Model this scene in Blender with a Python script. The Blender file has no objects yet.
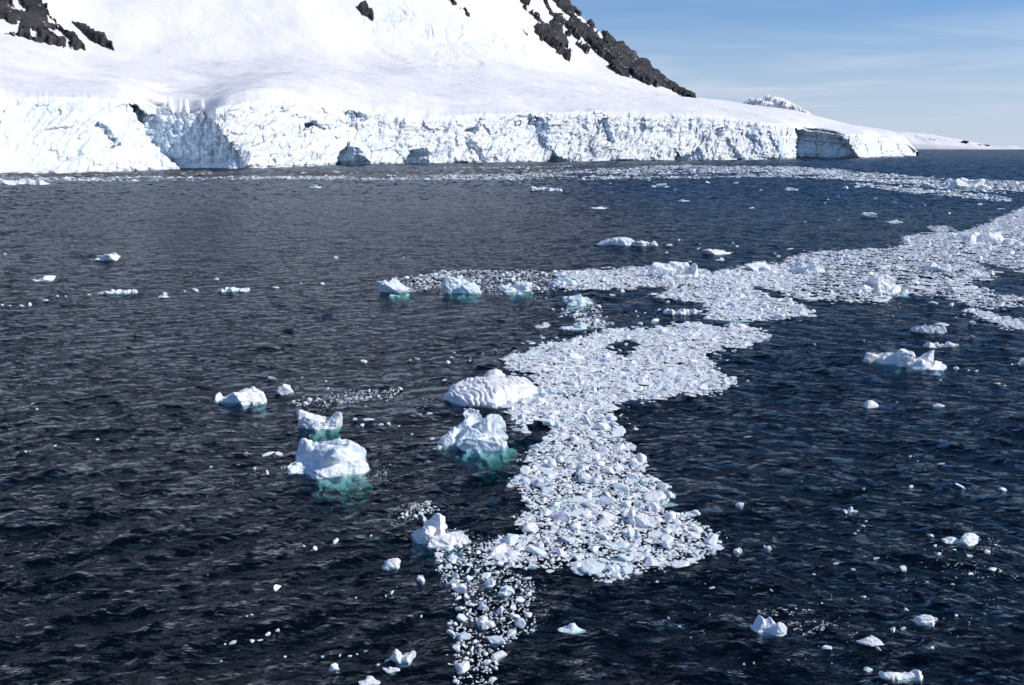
import bpy, bmesh, math, random
import numpy as np
from mathutils import Vector, Matrix, noise as mnoise

rng = np.random.default_rng(11)
random.seed(11)
SC = bpy.context.scene
COL = SC.collection
W, H_IMG, F = 1024, 685, 983.0
HZ = 147.0
CAM_H = 18.0
PITCH = math.atan((H_IMG / 2 - HZ) / F)
CT, ST = math.cos(PITCH), math.sin(PITCH)
SUN_AZ, SUN_EL = math.radians(99), math.radians(37)

# ------------------------------------------------------------------ helpers
def ray(px, py):
    px = np.asarray(px, float); py = np.asarray(py, float)
    a = (px - W / 2) / F; b = (H_IMG / 2 - py) / F
    return a, CT + b * ST, -ST + b * CT

def ground(px, py, z=0.0):
    a, dy, dz = ray(px, py)
    t = (z - CAM_H) / dz
    return a * t, dy * t

def at_depth(px, py, Y):
    a, dy, dz = ray(px, py)
    t = Y / dy
    return a * t, Y, CAM_H + dz * t

def project(x, y, z):
    zc = y * CT - (z - CAM_H) * ST
    yc = y * ST + (z - CAM_H) * CT
    return W / 2 + F * x / zc, H_IMG / 2 - F * yc / zc

def hash01(*ks):
    h = np.zeros(np.broadcast(*ks).shape, np.uint64)
    for i, k in enumerate(ks):
        h = (h ^ (np.asarray(k, np.int64).astype(np.uint64) * np.uint64([73856093, 19349663, 83492791, 2654435761][i]))) * np.uint64(0x9E3779B97F4A7C15)
        h ^= h >> np.uint64(29)
    h *= np.uint64(0xBF58476D1CE4E5B9); h ^= h >> np.uint64(32)
    return (h & np.uint64(0xFFFFFF)).astype(float) / float(0xFFFFFF)

def vnoise(x, y, z=0.0, seed=0):
    x, y, z = np.broadcast_arrays(np.asarray(x, float), np.asarray(y, float), np.asarray(z, float))
    xi, yi, zi = np.floor(x), np.floor(y), np.floor(z)
    fx, fy, fz = x - xi, y - yi, z - zi
    u = fx**3 * (fx * (fx * 6 - 15) + 10); v = fy**3 * (fy * (fy * 6 - 15) + 10); w = fz**3 * (fz * (fz * 6 - 15) + 10)
    out = 0
    for dx in (0, 1):
        for dy in (0, 1):
            for dz in (0, 1):
                out = out + hash01(xi + dx, yi + dy, zi + dz, np.full(1, seed)) * (u if dx else 1 - u) * (v if dy else 1 - v) * (w if dz else 1 - w)
    return out * 2 - 1

def fbm(x, y, z=0.0, octv=4, seed=0, gain=.5, ridged=False):
    s, a, f, n = 0, 1.0, 1.0, 0
    for o in range(octv):
        v = vnoise(np.asarray(x) * f + 17.3 * o, np.asarray(y) * f - 9.1 * o, np.asarray(z) * f, seed + o)
        if ridged: v = 1 - 2 * np.abs(v)
        s = s + a * v; n += a; a *= gain; f *= 2.03
    return s / n

def cells(x, y, seed=0):
    """blocky fracture: per-cell offset plus tilt, and distance to the cell border"""
    xi, yi = np.floor(x), np.floor(y)
    d1 = np.full(np.shape(x), 9.); d2 = np.full(np.shape(x), 9.); val = np.zeros(np.shape(x))
    for i in (-1, 0, 1):
        for j in (-1, 0, 1):
            cx, cy = xi + i, yi + j
            sx = cx + hash01(cx, cy, np.full(1, seed)); sy = cy + hash01(cx, cy, np.full(1, seed + 1))
            d = np.hypot(x - sx, y - sy)
            v = (hash01(cx, cy, np.full(1, seed + 2)) * 2 - 1) + (hash01(cx, cy, np.full(1, seed + 3)) * 2 - 1) * 1.3 * (x - sx) + (hash01(cx, cy, np.full(1, seed + 4)) * 2 - 1) * .8 * (y - sy)
            near = d < d1
            d2 = np.where(near, d1, np.minimum(d2, d))
            val = np.where(near, v, val); d1 = np.where(near, d, d1)
    return val, d2 - d1

def sstep(a, b, x):
    t = np.clip((x - a) / (b - a), 0, 1)
    return t * t * (3 - 2 * t)

def in_poly(px, py, poly):
    px = np.asarray(px, float); py = np.asarray(py, float)
    ins = np.zeros(np.broadcast(px, py).shape, bool)
    n = len(poly)
    for i in range(n):
        x1, y1 = poly[i]; x2, y2 = poly[(i + 1) % n]
        if y1 == y2: continue
        c = ((y1 > py) != (y2 > py)) & (px < (x2 - x1) * (py - y1) / (y2 - y1) + x1)
        ins ^= c
    return ins

def poly_sd(px, py, poly):
    d = np.full(np.broadcast(px, py).shape, 1e9)
    n = len(poly)
    for i in range(n):
        ax, ay = poly[i]; bx, by = poly[(i + 1) % n]
        ex, ey = bx - ax, by - ay
        t = np.clip(((px - ax) * ex + (py - ay) * ey) / (ex * ex + ey * ey + 1e-9), 0, 1)
        d = np.minimum(d, np.hypot(px - ax - t * ex, py - ay - t * ey))
    return np.where(in_poly(px, py, poly), d, -d)

def mesh_from(name, verts, faces4=None, faces3=None, smooth=True):
    me = bpy.data.meshes.new(name)
    verts = np.asarray(verts, np.float32)
    loops, totals = [], []
    if faces4 is not None and len(faces4):
        loops.append(np.asarray(faces4, np.int32).ravel()); totals.append(np.full(len(faces4), 4, np.int32))
    if faces3 is not None and len(faces3):
        loops.append(np.asarray(faces3, np.int32).ravel()); totals.append(np.full(len(faces3), 3, np.int32))
    loops = np.concatenate(loops); totals = np.concatenate(totals)
    starts = np.concatenate(([0], np.cumsum(totals)[:-1])).astype(np.int32)
    me.vertices.add(len(verts)); me.vertices.foreach_set('co', verts.ravel())
    me.loops.add(len(loops)); me.loops.foreach_set('vertex_index', loops)
    me.polygons.add(len(totals)); me.polygons.foreach_set('loop_start', starts); me.polygons.foreach_set('loop_total', totals)
    me.polygons.foreach_set('use_smooth', np.full(len(totals), bool(smooth)))
    me.update(calc_edges=True); me.validate()
    return me

def grid_faces(nr, nc, wrap=False):
    r = np.arange(nr - 1)[:, None]; c = np.arange(nc if wrap else nc - 1)[None, :]
    c2 = (c + 1) % nc
    return np.stack([r * nc + c, r * nc + c2, (r + 1) * nc + c2, (r + 1) * nc + c], -1).reshape(-1, 4)

def point_attr(me, name, vals):
    a = me.attributes.new(name, 'FLOAT', 'POINT'); a.data.foreach_set('value', np.asarray(vals, np.float32).ravel())

def add(name, me, mat, parent=None, label=None, cat=None, group=None, kind=None, loc=None, rot=None, scale=None):
    o = bpy.data.objects.new(name, me); COL.objects.link(o)
    if mat is not None and len(me.materials) == 0: me.materials.append(mat)
    if parent is not None: o.parent = parent
    if label: o['label'] = label
    if cat: o['category'] = cat
    if group: o['group'] = group
    if kind: o['kind'] = kind
    if loc is not None: o.location = loc
    if rot is not None: o.rotation_euler = rot
    if scale is not None: o.scale = scale
    return o

class NT:
    def __init__(self, mat):
        mat.use_nodes = True; self.t = mat.node_tree; self.t.nodes.clear()
    def n(self, typ, **kw):
        nd = self.t.nodes.new(typ)
        for k, v in kw.items():
            if k == 'inp':
                for kk, vv in v.items():
                    if isinstance(vv, bpy.types.NodeSocket): self.t.links.new(vv, nd.inputs[kk])
                    else: nd.inputs[kk].default_value = vv
            else: setattr(nd, k, v)
        return nd
    def mixc(self, fac, a, b):
        nd = self.n('ShaderNodeMix', data_type='RGBA')
        for k, v in ((0, fac), (6, a), (7, b)):
            if isinstance(v, bpy.types.NodeSocket): self.t.links.new(v, nd.inputs[k])
            else: nd.inputs[k].default_value = v
        return nd.outputs[2]
    def math(self, op, a, b=0.0, clamp=False):
        nd = self.n('ShaderNodeMath', operation=op, use_clamp=clamp)
        for k, v in ((0, a), (1, b)):
            if isinstance(v, bpy.types.NodeSocket): self.t.links.new(v, nd.inputs[k])
            else: nd.inputs[k].default_value = v
        return nd.outputs[0]
    def ramp(self, fac, lo, hi, a=0.0, b=1.0):
        nd = self.n('ShaderNodeMapRange', clamp=True, inp={0: fac, 1: lo, 2: hi, 3: a, 4: b})
        return nd.outputs[0]
    def noise(self, vec, scale, detail=4, rough=.55, **kw):
        return self.n('ShaderNodeTexNoise', inp=dict({'Vector': vec, 'Scale': scale, 'Detail': detail, 'Roughness': rough}, **kw)).outputs['Fac']

def c4(r, g, b): return (r, g, b, 1.0)

# ------------------------------------------------------------------ materials
def ice_material(name, source):
    m = bpy.data.materials.new(name); t = NT(m)
    pos = t.n('ShaderNodeNewGeometry').outputs['Position']
    z = t.n('ShaderNodeSeparateXYZ', inp={0: pos}).outputs[2]
    if source == 'attr':
        f = t.n('ShaderNodeAttribute', attribute_name='tint').outputs['Fac']
    else:
        f = t.n('ShaderNodeObjectInfo').outputs['Random']
    big = t.noise(pos, .9, 3)
    blue = t.ramp(t.math('ADD', t.math('MULTIPLY', f, .45), t.math('MULTIPLY', big, .8)), .54, 1.02, 0, .85)
    col = t.mixc(blue, c4(.905, .91, .915), c4(.62, .80, .88))
    dirt = t.ramp(t.noise(pos, 7.0, 5, .65), .62, .80, 0.0, .22)
    if source == 'attr':
        dirt = t.math('ADD', dirt, t.ramp(f, 0.0, .24, .6, 0.0))
    col = t.mixc(dirt, col, c4(.52, .485, .47))
    wet = t.ramp(t.math('ADD', z, t.math('MULTIPLY', t.math('SUBTRACT', big, .5), .10)), -.05, .04, .8 if source == 'obj' else .25, 0.0)
    col = t.mixc(wet, col, c4(.60, .86, .86))
    b1 = t.noise(pos, 5.0, 6, .62); b2 = t.noise(pos, 22.0, 3, .6)
    hgt = t.math('ADD', b1, t.math('MULTIPLY', b2, .25))
    bump = t.n('ShaderNodeBump', inp={'Strength': .6, 'Distance': .12, 'Height': hgt}).outputs[0]
    p = t.n('ShaderNodeBsdfPrincipled', inp={'Base Color': col, 'Roughness': t.ramp(z, .0, .3, .25, .6), 'IOR': 1.31, 'Normal': bump, 'Specular IOR Level': .35})
    o = t.n('ShaderNodeOutputMaterial', inp={'Surface': p.outputs[0]})
    return m

ICE_OBJ = ice_material('floating_ice', 'obj')
ICE_ATT = ice_material('brash_ice_mix', 'attr')

def snow_material():
    m = bpy.data.materials.new('glacier_snow'); t = NT(m)
    pos = t.n('ShaderNodeNewGeometry').outputs['Position']
    cl = t.n('ShaderNodeAttribute', attribute_name='cliff').outputs['Fac']
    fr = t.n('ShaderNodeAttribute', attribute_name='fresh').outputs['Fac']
    n1 = t.noise(pos, .006, 5); n2 = t.noise(pos, .09, 6, .65); n3 = t.noise(pos, .45, 5, .65)
    snow = t.mixc(t.ramp(n1, .35, .7), c4(.86, .85, .855), c4(.91, .90, .89))
    ice = t.mixc(t.ramp(n2, .42, .66), c4(.90, .91, .915), c4(.80, .87, .92))
    col = t.mixc(cl, snow, ice)
    dirt = t.math('MULTIPLY', t.ramp(n3, .60, .74, 0, .28), t.math('MULTIPLY', cl, t.ramp(n2, .45, .6)))
    col = t.mixc(dirt, col, c4(.50, .47, .44))
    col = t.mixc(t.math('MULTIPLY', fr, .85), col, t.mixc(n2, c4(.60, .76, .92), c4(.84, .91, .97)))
    h = t.math('ADD', t.math('MULTIPLY', t.noise(pos, .035, 6, .6), 5.0), t.math('MULTIPLY', n3, t.ramp(cl, 0, 1, .4, 3.2)))
    bump = t.n('ShaderNodeBump', inp={'Strength': .45, 'Distance': 1.0, 'Height': h}).outputs[0]
    p = t.n('ShaderNodeBsdfPrincipled', inp={'Base Color': col, 'Roughness': .75, 'Normal': bump, 'Specular IOR Level': .2})
    t.n('ShaderNodeOutputMaterial', inp={'Surface': p.outputs[0]})
    return m
SNOW = snow_material()

def rock_material():
    m = bpy.data.materials.new('dark_rock'); t = NT(m)
    pos = t.n('ShaderNodeNewGeometry').outputs['Position']
    n1 = t.noise(pos, .03, 6, .65); n2 = t.noise(pos, .25, 6, .7)
    col = t.mixc(t.ramp(n1, .35, .65), c4(.012, .013, .017), c4(.060, .058, .062))
    col = t.mixc(t.ramp(n2, .5, .75), col, c4(.125, .115, .11))
    spot = t.ramp(t.noise(pos, .075, 5, .7), .62, .66)
    col = t.mixc(t.math('MULTIPLY', spot, t.n('ShaderNodeAttribute', attribute_name='snowy').outputs['Fac']), col, c4(.85, .86, .88))
    bump = t.n('ShaderNodeBump', inp={'Strength': .9, 'Distance': 5.0, 'Height': t.math('ADD', n1, t.math('MULTIPLY', n2, .4))}).outputs[0]
    p = t.n('ShaderNodeBsdfPrincipled', inp={'Base Color': col, 'Roughness': .85, 'Normal': bump, 'Specular IOR Level': .25})
    t.n('ShaderNodeOutputMaterial', inp={'Surface': p.outputs[0]})
    return m
ROCK = rock_material()

def shore_material():
    m = bpy.data.materials.new('rubble_shore'); t = NT(m)
    pos = t.n('ShaderNodeNewGeometry').outputs['Position']
    n = t.noise(pos, .5, 6, .7); n2 = t.noise(pos, .12, 4, .6)
    col = t.mixc(t.ramp(n, .35, .65), c4(.035, .034, .034), c4(.17, .162, .155))
    col = t.mixc(t.ramp(n2, .56, .62), col, c4(.72, .73, .74))
    bump = t.n('ShaderNodeBump', inp={'Strength': .8, 'Distance': .8, 'Height': n}).outputs[0]
    p = t.n('ShaderNodeBsdfPrincipled', inp={'Base Color': col, 'Roughness': .7, 'Normal': bump})
    t.n('ShaderNodeOutputMaterial', inp={'Surface': p.outputs[0]})
    return m

def water_material():
    m = bpy.data.materials.new('sea_water'); t = NT(m)
    pos = t.n('ShaderNodeNewGeometry').outputs['Position']
    flat = t.n('ShaderNodeMapping', inp={'Vector': pos, 'Scale': (1, 1, 0)}).outputs[0]
    rotA = t.n('ShaderNodeMapping', inp={'Vector': flat, 'Rotation': (0, 0, math.radians(40)), 'Scale': (.75, 1.15, 1)}).outputs[0]
    rotB = t.n('ShaderNodeMapping', inp={'Vector': flat, 'Rotation': (0, 0, math.radians(-28)), 'Scale': (.7, 1.15, 1)}).outputs[0]
    h = t.math('MULTIPLY', t.noise(rotA, .9, 5, .62), 1.0)
    h = t.math('ADD', h, t.math('MULTIPLY', t.noise(rotB, .55, 4, .6), 1.1))
    h = t.math('ADD', h, t.math('MULTIPLY', t.noise(rotA, .16, 3, .55), 2.2))
    h = t.math('ADD', h, t.math('MULTIPLY', t.noise(rotB, 5.5, 3, .6), .10))
    bump = t.n('ShaderNodeBump', inp={'Strength': .9, 'Distance': .30, 'Height': h}).outputs[0]
    # unresolved chop: a field of facet slopes, so that far water keeps its roughness
    gust = t.ramp(t.noise(flat, .010, 4, .6), .35, .65, .75, 1.2)
    slopes = None
    for v_, sc_, k_ in ((rotA, 4.0, .62), (rotB, 2.0, .62), (rotA, .9, .40), (flat, .16, .22)):
        c_ = t.n('ShaderNodeTexNoise', inp={'Vector': v_, 'Scale': sc_, 'Detail': 3, 'Roughness': .6}).outputs['Color']
        c_ = t.n('ShaderNodeVectorMath', operation='SUBTRACT', inp={0: c_, 1: (.5, .5, .5)}).outputs[0]
        c_ = t.n('ShaderNodeVectorMath', operation='MULTIPLY', inp={0: c_, 1: (k_ * 2, k_ * 2, 0)}).outputs[0]
        slopes = c_ if slopes is None else t.n('ShaderNodeVectorMath', operation='ADD', inp={0: slopes, 1: c_}).outputs[0]
    sl = t.n('ShaderNodeVectorMath', operation='SCALE', inp={0: slopes, 'Scale': gust}).outputs[0]
    nn = t.n('ShaderNodeVectorMath', operation='ADD', inp={0: bump, 1: sl}).outputs[0]
    nn = t.n('ShaderNodeVectorMath', operation='NORMALIZE', inp={0: nn}).outputs[0]
    fc = t.n('ShaderNodeLayerWeight', inp={'Blend': .5, 'Normal': nn}).outputs['Facing']
    fr = t.math('ADD', t.math('MULTIPLY', t.math('POWER', fc, 5.0), .50), .016)      # Schlick reflectance of water facets
    gl = t.n('ShaderNodeBsdfGlossy', inp={'Color': c4(.84, .90, 1), 'Roughness': .05, 'Normal': nn})
    tr = t.n('ShaderNodeBsdfTransparent', inp={'Color': c4(.9, .97, .97)})
    df = t.n('ShaderNodeBsdfDiffuse', inp={'Color': c4(.004, .012, .024)})
    body = t.n('ShaderNodeMixShader', inp={0: .16, 1: tr.outputs[0], 2: df.outputs[0]})
    mx = t.n('ShaderNodeMixShader', inp={0: fr, 1: body.outputs[0], 2: gl.outputs[0]})
    va = t.n('ShaderNodeVolumeAbsorption', inp={'Color': c4(.20, .58, .57), 'Density': 1.15})
    t.n('ShaderNodeOutputMaterial', inp={'Surface': mx.outputs[0], 'Volume': va.outputs[0]})
    return m

# ------------------------------------------------------------------ waves
wr = np.random.default_rng(5)
COMP = []
for lam in np.geomspace(.55, 9.0, 46):
    for k in range(2):
        if k == 0: ang = math.radians(-45) + wr.normal(0, .5)
        else: ang = math.radians(52) + wr.normal(0, .55)
        kk = 2 * math.pi / lam
        slope = .031 * (1.15 if .9 < lam < 3.2 else (.85 if lam < 4.5 else .5))
        COMP.append((kk * math.cos(ang), kk * math.sin(ang), slope / kk, wr.uniform(0, 6.28), lam, k))

def wave(x, y, spacing=None):
    z = np.zeros(np.shape(x))
    wA = 1 - .75 * sstep(2, 14, x - y * .12); wB = .35 + .65 * sstep(-6, 12, x - y * .12)
    gust = .85 + .28 * vnoise(x / 11., y / 14., 0, 77)
    for kx, ky, a, ph, lam, k in COMP:
        w = (wA if k == 0 else wB) * a
        if spacing is not None: w = w * np.clip((lam / spacing - 2.5) / 3, 0, 1)
        p = kx * x + ky * y + ph
        z += w * (np.sin(p) - .28 * np.cos(2 * p))
    return z * gust

def far_chop(R, A):
    far = vnoise(np.log(R) / .0070, A / .0056 + .4 * np.log(R) / .0070, 0, 501) + .5 * vnoise(np.log(R) / .0036, A / .0040, 0, 502)
    ahead = np.abs(((A + math.pi) % (2 * math.pi)) - math.pi) < math.radians(36.9)
    return np.where(ahead, 1, 0) * np.clip(.00089 * R, 0, .75) * far * sstep(170, 420, R) * (1 - sstep(4500, 6000, R))

# ------------------------------------------------------------------ water
def build_water():
    fine = np.radians(np.linspace(-37, 37, 560))
    rest = np.radians(np.linspace(37, 323, 62)[1:-1])
    ang = np.concatenate([fine, rest])
    rad = [14.0]
    while rad[-1] < 40000:
        r = rad[-1]
        g = .0031 if r < 190 else (.0026 if r < 1700 else (.0042 if r < 6000 else .1))
        if r < 24: g = .02
        rad.append(r * (1 + g))
    rad = np.array(rad)
    R, A = np.meshgrid(rad, ang, indexing='ij')
    X, Y = R * np.sin(A), R * np.cos(A)
    spc = np.gradient(rad)[:, None] * np.ones_like(A)
    spc = np.where(np.abs(((A + math.pi) % (2 * math.pi)) - math.pi) > math.radians(37.01), R * .08, spc)
    Z = np.zeros_like(R)
    nn_ = int(np.searchsorted(rad, 420.))
    Z[:nn_] = wave(X[:nn_], Y[:nn_], spc[:nn_]) * (1 - sstep(250, 420, R[:nn_]))
    Z += far_chop(R, A)
    nr, nc = R.shape
    top = np.stack([X, Y, Z], -1).reshape(-1, 3)
    f = grid_faces(nr, nc, True)[:, ::-1]
    base = len(top)
    bot = np.stack([rad[-1] * np.sin(ang), rad[-1] * np.cos(ang), np.full(nc, -45.)], -1)
    verts = np.concatenate([top, bot, [[0, 0, 0], [0, 0, -45.]]])
    c = np.arange(nc); c2 = (c + 1) % nc
    last = (nr - 1) * nc
    side = np.stack([last + c, base + c, base + c2, last + c2], -1)[:, ::-1]
    t1 = np.stack([np.full(nc, base + nc), c, c2], -1)[:, ::-1]
    t2 = np.stack([np.full(nc, base + nc + 1), base + c, base + c2], -1)
    me = mesh_from('water', verts, np.concatenate([f, side]), np.concatenate([t1, t2]))
    bm = bmesh.new(); bm.from_mesh(me); bmesh.ops.recalc_face_normals(bm, faces=bm.faces); bm.to_mesh(me); bm.free()
    return add('water', me, water_material(), kind='structure', label='dark navy choppy sea reaching from the foreground to the horizon', cat='sea')
build_water()
sb = bpy.data.materials.new('deep_seabed'); t = NT(sb)
p = t.n('ShaderNodeBsdfPrincipled', inp={'Base Color': c4(.02, .03, .04), 'Roughness': .95}); t.n('ShaderNodeOutputMaterial', inp={'Surface': p.outputs[0]})
s_ = 41000.
me = mesh_from('seabed', [(-s_, -s_, -40), (s_, -s_, -40), (s_, s_, -40), (-s_, s_, -40)], [(0, 1, 2, 3)])
add('seabed', me, sb, kind='structure', label='dark sea floor beneath the deep water', cat='sea floor')

# ------------------------------------------------------------------ glacier terrain
def curve(knots, px, soft=9):
    k = np.array(knots, float)
    xs = np.arange(-420, 1100, .5)
    v = np.interp(xs, k[:, 0], k[:, 1])
    if soft:
        g = np.exp(-.5 * (np.arange(-4 * soft * 2, 4 * soft * 2 + 1) / (soft * 2)) ** 2); g /= g.sum()
        pad = len(g) // 2
        v = np.convolve(np.pad(v, pad, mode='reflect', reflect_type='odd'), g, 'valid')
    return np.interp(px, xs, v)

PXC = np.concatenate([np.linspace(-300, -12, 230), np.linspace(-11.5, 916, 1700)])
NCOL = len(PXC)
base_py = curve([(-300, 196), (-100, 182), (0, 175.2), (100, 173.3), (185, 169.3), (243, 168.6), (300, 167), (350, 164.8), (430, 163.6), (550, 161.9), (600, 161.3), (700, 160.3), (770, 159.5), (788, 159.2), (798, 158.5), (860, 158.0), (880, 157), (918, 156)], PXC, 8)
top_py = curve([(-300, 84), (0, 97), (100, 98.5), (135, 100), (180, 106), (212, 109), (235, 105.5), (265, 99), (300, 103), (330, 107), (360, 112), (430, 118), (480, 114), (530, 114), (580, 111), (620, 113), (700, 117), (760, 121.5), (800, 127), (830, 131.5), (860, 135), (895, 138), (906, 141), (912, 149), (918, 156)], PXC, 4)
break_py = curve([(-300, 10), (0, 36), (88, 57), (160, 61), (210, 62), (300, 56), (400, 55), (500, 61), (600, 82), (660, 95), (690, 100), (720, 106), (760, 112), (800, 118), (850, 128), (900, 137), (912, 147), (918, 155)], PXC, 10)
sky_knots = [(-300, -210), (300, -210), (400, -160), (450, -120), (500, -75), (535, -32), (563, 0), (588, 23), (617, 44), (646, 66), (668, 83), (689, 96), (724, 100), (753, 105), (803, 113), (847, 124), (888, 130), (905, 136), (912, 146), (918, 155)]
sky_py = curve(sky_knots, PXC, 2.5)
_, Y0 = ground(PXC, base_py)
Y0 = np.asarray(Y0)
setb = curve([(-300, 45), (0, 34), (130, 26), (200, 14), (300, 22), (400, 16), (600, 16), (800, 18), (918, 20)], PXC)
break_Y = curve([(-300, 1150), (0, 1300), (200, 1500), (400, 1750), (500, 1850), (600, 2000), (690, 1980), (800, 1900), (870, 2060), (905, 2100), (918, 2080)], PXC)
sky_Y = curve([(-300, 2450), (400, 2550), (500, 2650), (563, 2600), (620, 2450), (690, 2350), (800, 2300), (870, 2250), (905, 2200), (918, 2120)], PXC)

ALC = [  # collapsed bays whose fresh wall turns away from the sun: outline, lean
    ([(130, 102), (137, 118), (150, 140), (165, 155), (178, 165), (187, 176), (245, 176), (243, 162), (234, 147), (222, 132), (214, 121), (206, 118), (200, 121), (195, 117), (186, 117), (180, 122), (176, 116), (168, 119), (160, 114), (150, 117), (140, 110)], .12),
    ([(306, 122), (323, 123), (325, 128), (305, 128.5)], .25),
    ([(334, 168), (338, 156), (350, 139), (353, 141), (361, 149), (371, 159), (379, 168)], .15),
    ([(398, 168), (404, 160), (411, 152), (409, 149), (425, 149), (436, 151), (434, 159), (433, 168)], .15),
    ([(526, 121), (535, 121), (538, 114), (552, 117), (551, 130), (550, 140), (557, 155), (552, 153), (545, 145), (539, 134)], .2),
    ([(546, 163), (553, 154), (562, 156), (576, 158), (576, 163)], .2),
    ([(464, 131), (474, 124), (482, 120), (481, 130), (472, 136)], .2),
    ([(466, 140), (472, 140), (480, 150), (486, 158), (480, 160), (471, 150)], .2),
    ([(796, 128), (808, 131), (817, 138), (822, 133), (835, 133), (846, 137), (853, 148), (860, 161), (796, 163)], .06),
    ([(673, 163), (678, 153), (690, 156), (697, 147), (705, 139), (706, 150), (706, 163)], .1),
    ([(728, 138), (738, 150), (745, 163), (737, 163), (732, 150)], .15),
    ([(770, 130), (778, 132), (786, 150), (790, 163), (781, 163), (774, 145)], .15),
    ([(100, 120), (112, 128), (122, 142), (116, 146), (104, 136), (97, 126)], .12),
    ([(345, 110), (354, 110), (358, 120), (352, 127), (347, 118)], .2),
    ([(352, 111), (366, 113), (368, 118), (356, 118)], .2),
    ([(598, 118), (607, 119), (612, 132), (618, 143), (611, 143), (603, 131)], .2),
    ([(716, 128), (724, 126), (722, 140), (714, 140)], .15),
    ([(746, 128), (756, 130), (764, 146), (768, 158), (760, 156), (752, 142)], .15),
]
top_py = top_py + (.9 * vnoise(PXC / 9., PXC * 0, 0, 301) + .3 * vnoise(PXC / 3., PXC * 0, 0, 302)) * (1 - sstep(880, 905, PXC))
top_py = top_py + (3.0 * vnoise(PXC / 8., PXC * 0, 0, 311) + 1.6 * vnoise(PXC / 3.2, PXC * 0, 0, 313) + 2.0) * sstep(138, 150, PXC) * (1 - sstep(205, 222, PXC))
NCL = 96
v = np.linspace(0, 1, NCL)[:, None]
py_c = base_py + (top_py - base_py) * v
PXg = np.broadcast_to(PXC, py_c.shape)
mpp = Y0 / F
Yc = Y0 + setb * (v ** 1.3)
arc = np.concatenate([[0], np.cumsum(np.hypot(np.diff((PXC - 512) / F * Y0), np.diff(Y0)) * .6)])
hz = (base_py - py_c) * mpp
S2 = np.broadcast_to(arc, py_c.shape)
edge = sstep(0, .05, v) * (1 - .55 * sstep(.9, 1, v))
lean = S2 - hz * .45          # fractures lean with the slumped ice
wx = 5 * fbm(lean / 12., hz / 12., 0, 3, 131); wz = 5 * fbm(lean / 12., hz / 12., 0, 3, 135)
ca, cb = cells((lean + wx) / 15., (hz + wz) / 22., 3)
cc, cd = cells((lean + wx) / 5.2 + 4, (hz + wz) / 8.0, 9)
ce, cf = cells((S2 + 2 * wx) / 38., (hz + 2 * wz) / 44., 21)
fine = fbm((lean + wx * .5) / 5.5, hz / 9., 0, 4, 141, .62, ridged=True)
crag = fbm((lean + wx) / 12., (hz + wz) / 36., 0, 5, 147, .58, ridged=True)
rough = curve([(-300, .55), (0, .55), (130, .6), (180, 1), (330, .9), (450, 1.0), (600, 1.2), (800, 1.3), (918, .9)], PXC)
relief = 2.2 * ce + 1.7 * ca + 1.2 * cc + 6.0 * fbm(lean / 26., hz / 40., 0, 4, 31, .55) - 4.2 * crag - 1.9 * fine
relief = relief * rough * edge
gul = fbm((lean + wx * .5) / 8., hz / 60., 0, 4, 44, .6, ridged=True)
relief += 4.0 * gul * edge * (1 - v * .5)
cone = np.clip(1 - v / (.25 + .25 * (vnoise(arc / 30., arc * 0, 0, 51) + 1)), 0, 1)      # rubble aprons at the foot
Yc = Yc + relief - cone ** 1.5 * 7 * sstep(-.5, .3, vnoise(arc / 45., arc * 0, 0, 52))
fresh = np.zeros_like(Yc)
jx = 1.6 * vnoise(PXg / 3.1, py_c / 3.1, 0, 61) + .8 * vnoise(PXg / 1.2, py_c / 1.2, 0, 62)
jy = 1.6 * vnoise(PXg / 3.3, py_c / 2.6, 0, 63) + 2.6 * vnoise(PXg / 6.5, py_c / 9., 0, 64)
for poly, lean_k in ALC:
    P = np.array(poly)
    xr = P[:, 0].max()
    ins = in_poly(PXg + jx, py_c + jy, poly)
    for _ in range(1):
        pass
    pw = Y0[np.searchsorted(PXC, xr).clip(0, NCOL - 1)]
    # right limit of the wall per row
    rr = np.full(NCL, np.nan)
    for r in range(NCL):
        w = np.where(ins[r])[0]
        if len(w): rr[r] = PXC[w[-1]]
    rr = np.where(np.isnan(rr), xr, rr)[:, None]
    Ye = np.interp(rr[:, 0], PXC, Y0)[:, None] + np.interp(rr[:, 0], PXC, setb)[:, None] * (v ** 1.3) + 3 + (26 * v if xr - P[:, 0].min() > 55 else 0)
    if xr - P[:, 0].min() < 55: Ye = Ye - 1.0 * (np.interp(xr, PXC, Y0) - np.interp((xr + P[:, 0].min()) / 2, PXC, Y0))
    wall = Ye + (rr - PXg) * (pw / F) * (lean_k + (.07 if xr - P[:, 0].min() > 55 else .14)) + 6.5 * fbm(PXg / 9., py_c / 14., 0, 5, 75, .6, ridged=True) * (pw / 1000) + 1.6 * ca + 3.0 * fbm(PXg / 9., py_c / 7., 0, 4, 71) * (pw / 1000) ** .3 + .5 * cc
    Yc = np.where(ins, np.maximum(wall, Yc - 6), Yc)
    if xr - P[:, 0].min() > 55:
        above = (np.cumsum(ins, 0) > 0) & ~ins & (py_c < np.where(ins, py_c, 1e9).min(0)[None] + 1)
        xl = P[:, 0].min(); wd = xr - xl
        fd = sstep(xl, xl + .25 * wd, PXg) * (1 - sstep(xl + .6 * wd, xl + .75 * wd, PXg))
        Yc = np.where(above, Yc + (np.maximum(Yc, wall + 2 * v) - Yc) * fd, Yc)
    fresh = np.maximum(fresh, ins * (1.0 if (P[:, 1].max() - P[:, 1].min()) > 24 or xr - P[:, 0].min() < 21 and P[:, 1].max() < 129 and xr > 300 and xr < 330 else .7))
Xc, _, Zc = at_depth(PXg, py_c, Y0 + setb * v)      # keep the heights of the undisplaced face
a_, dy_, dz_ = ray(PXg, py_c)
Xc = Yc * a_ / dy_; Zc = CAM_H + Yc * dz_ / dy_
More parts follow.
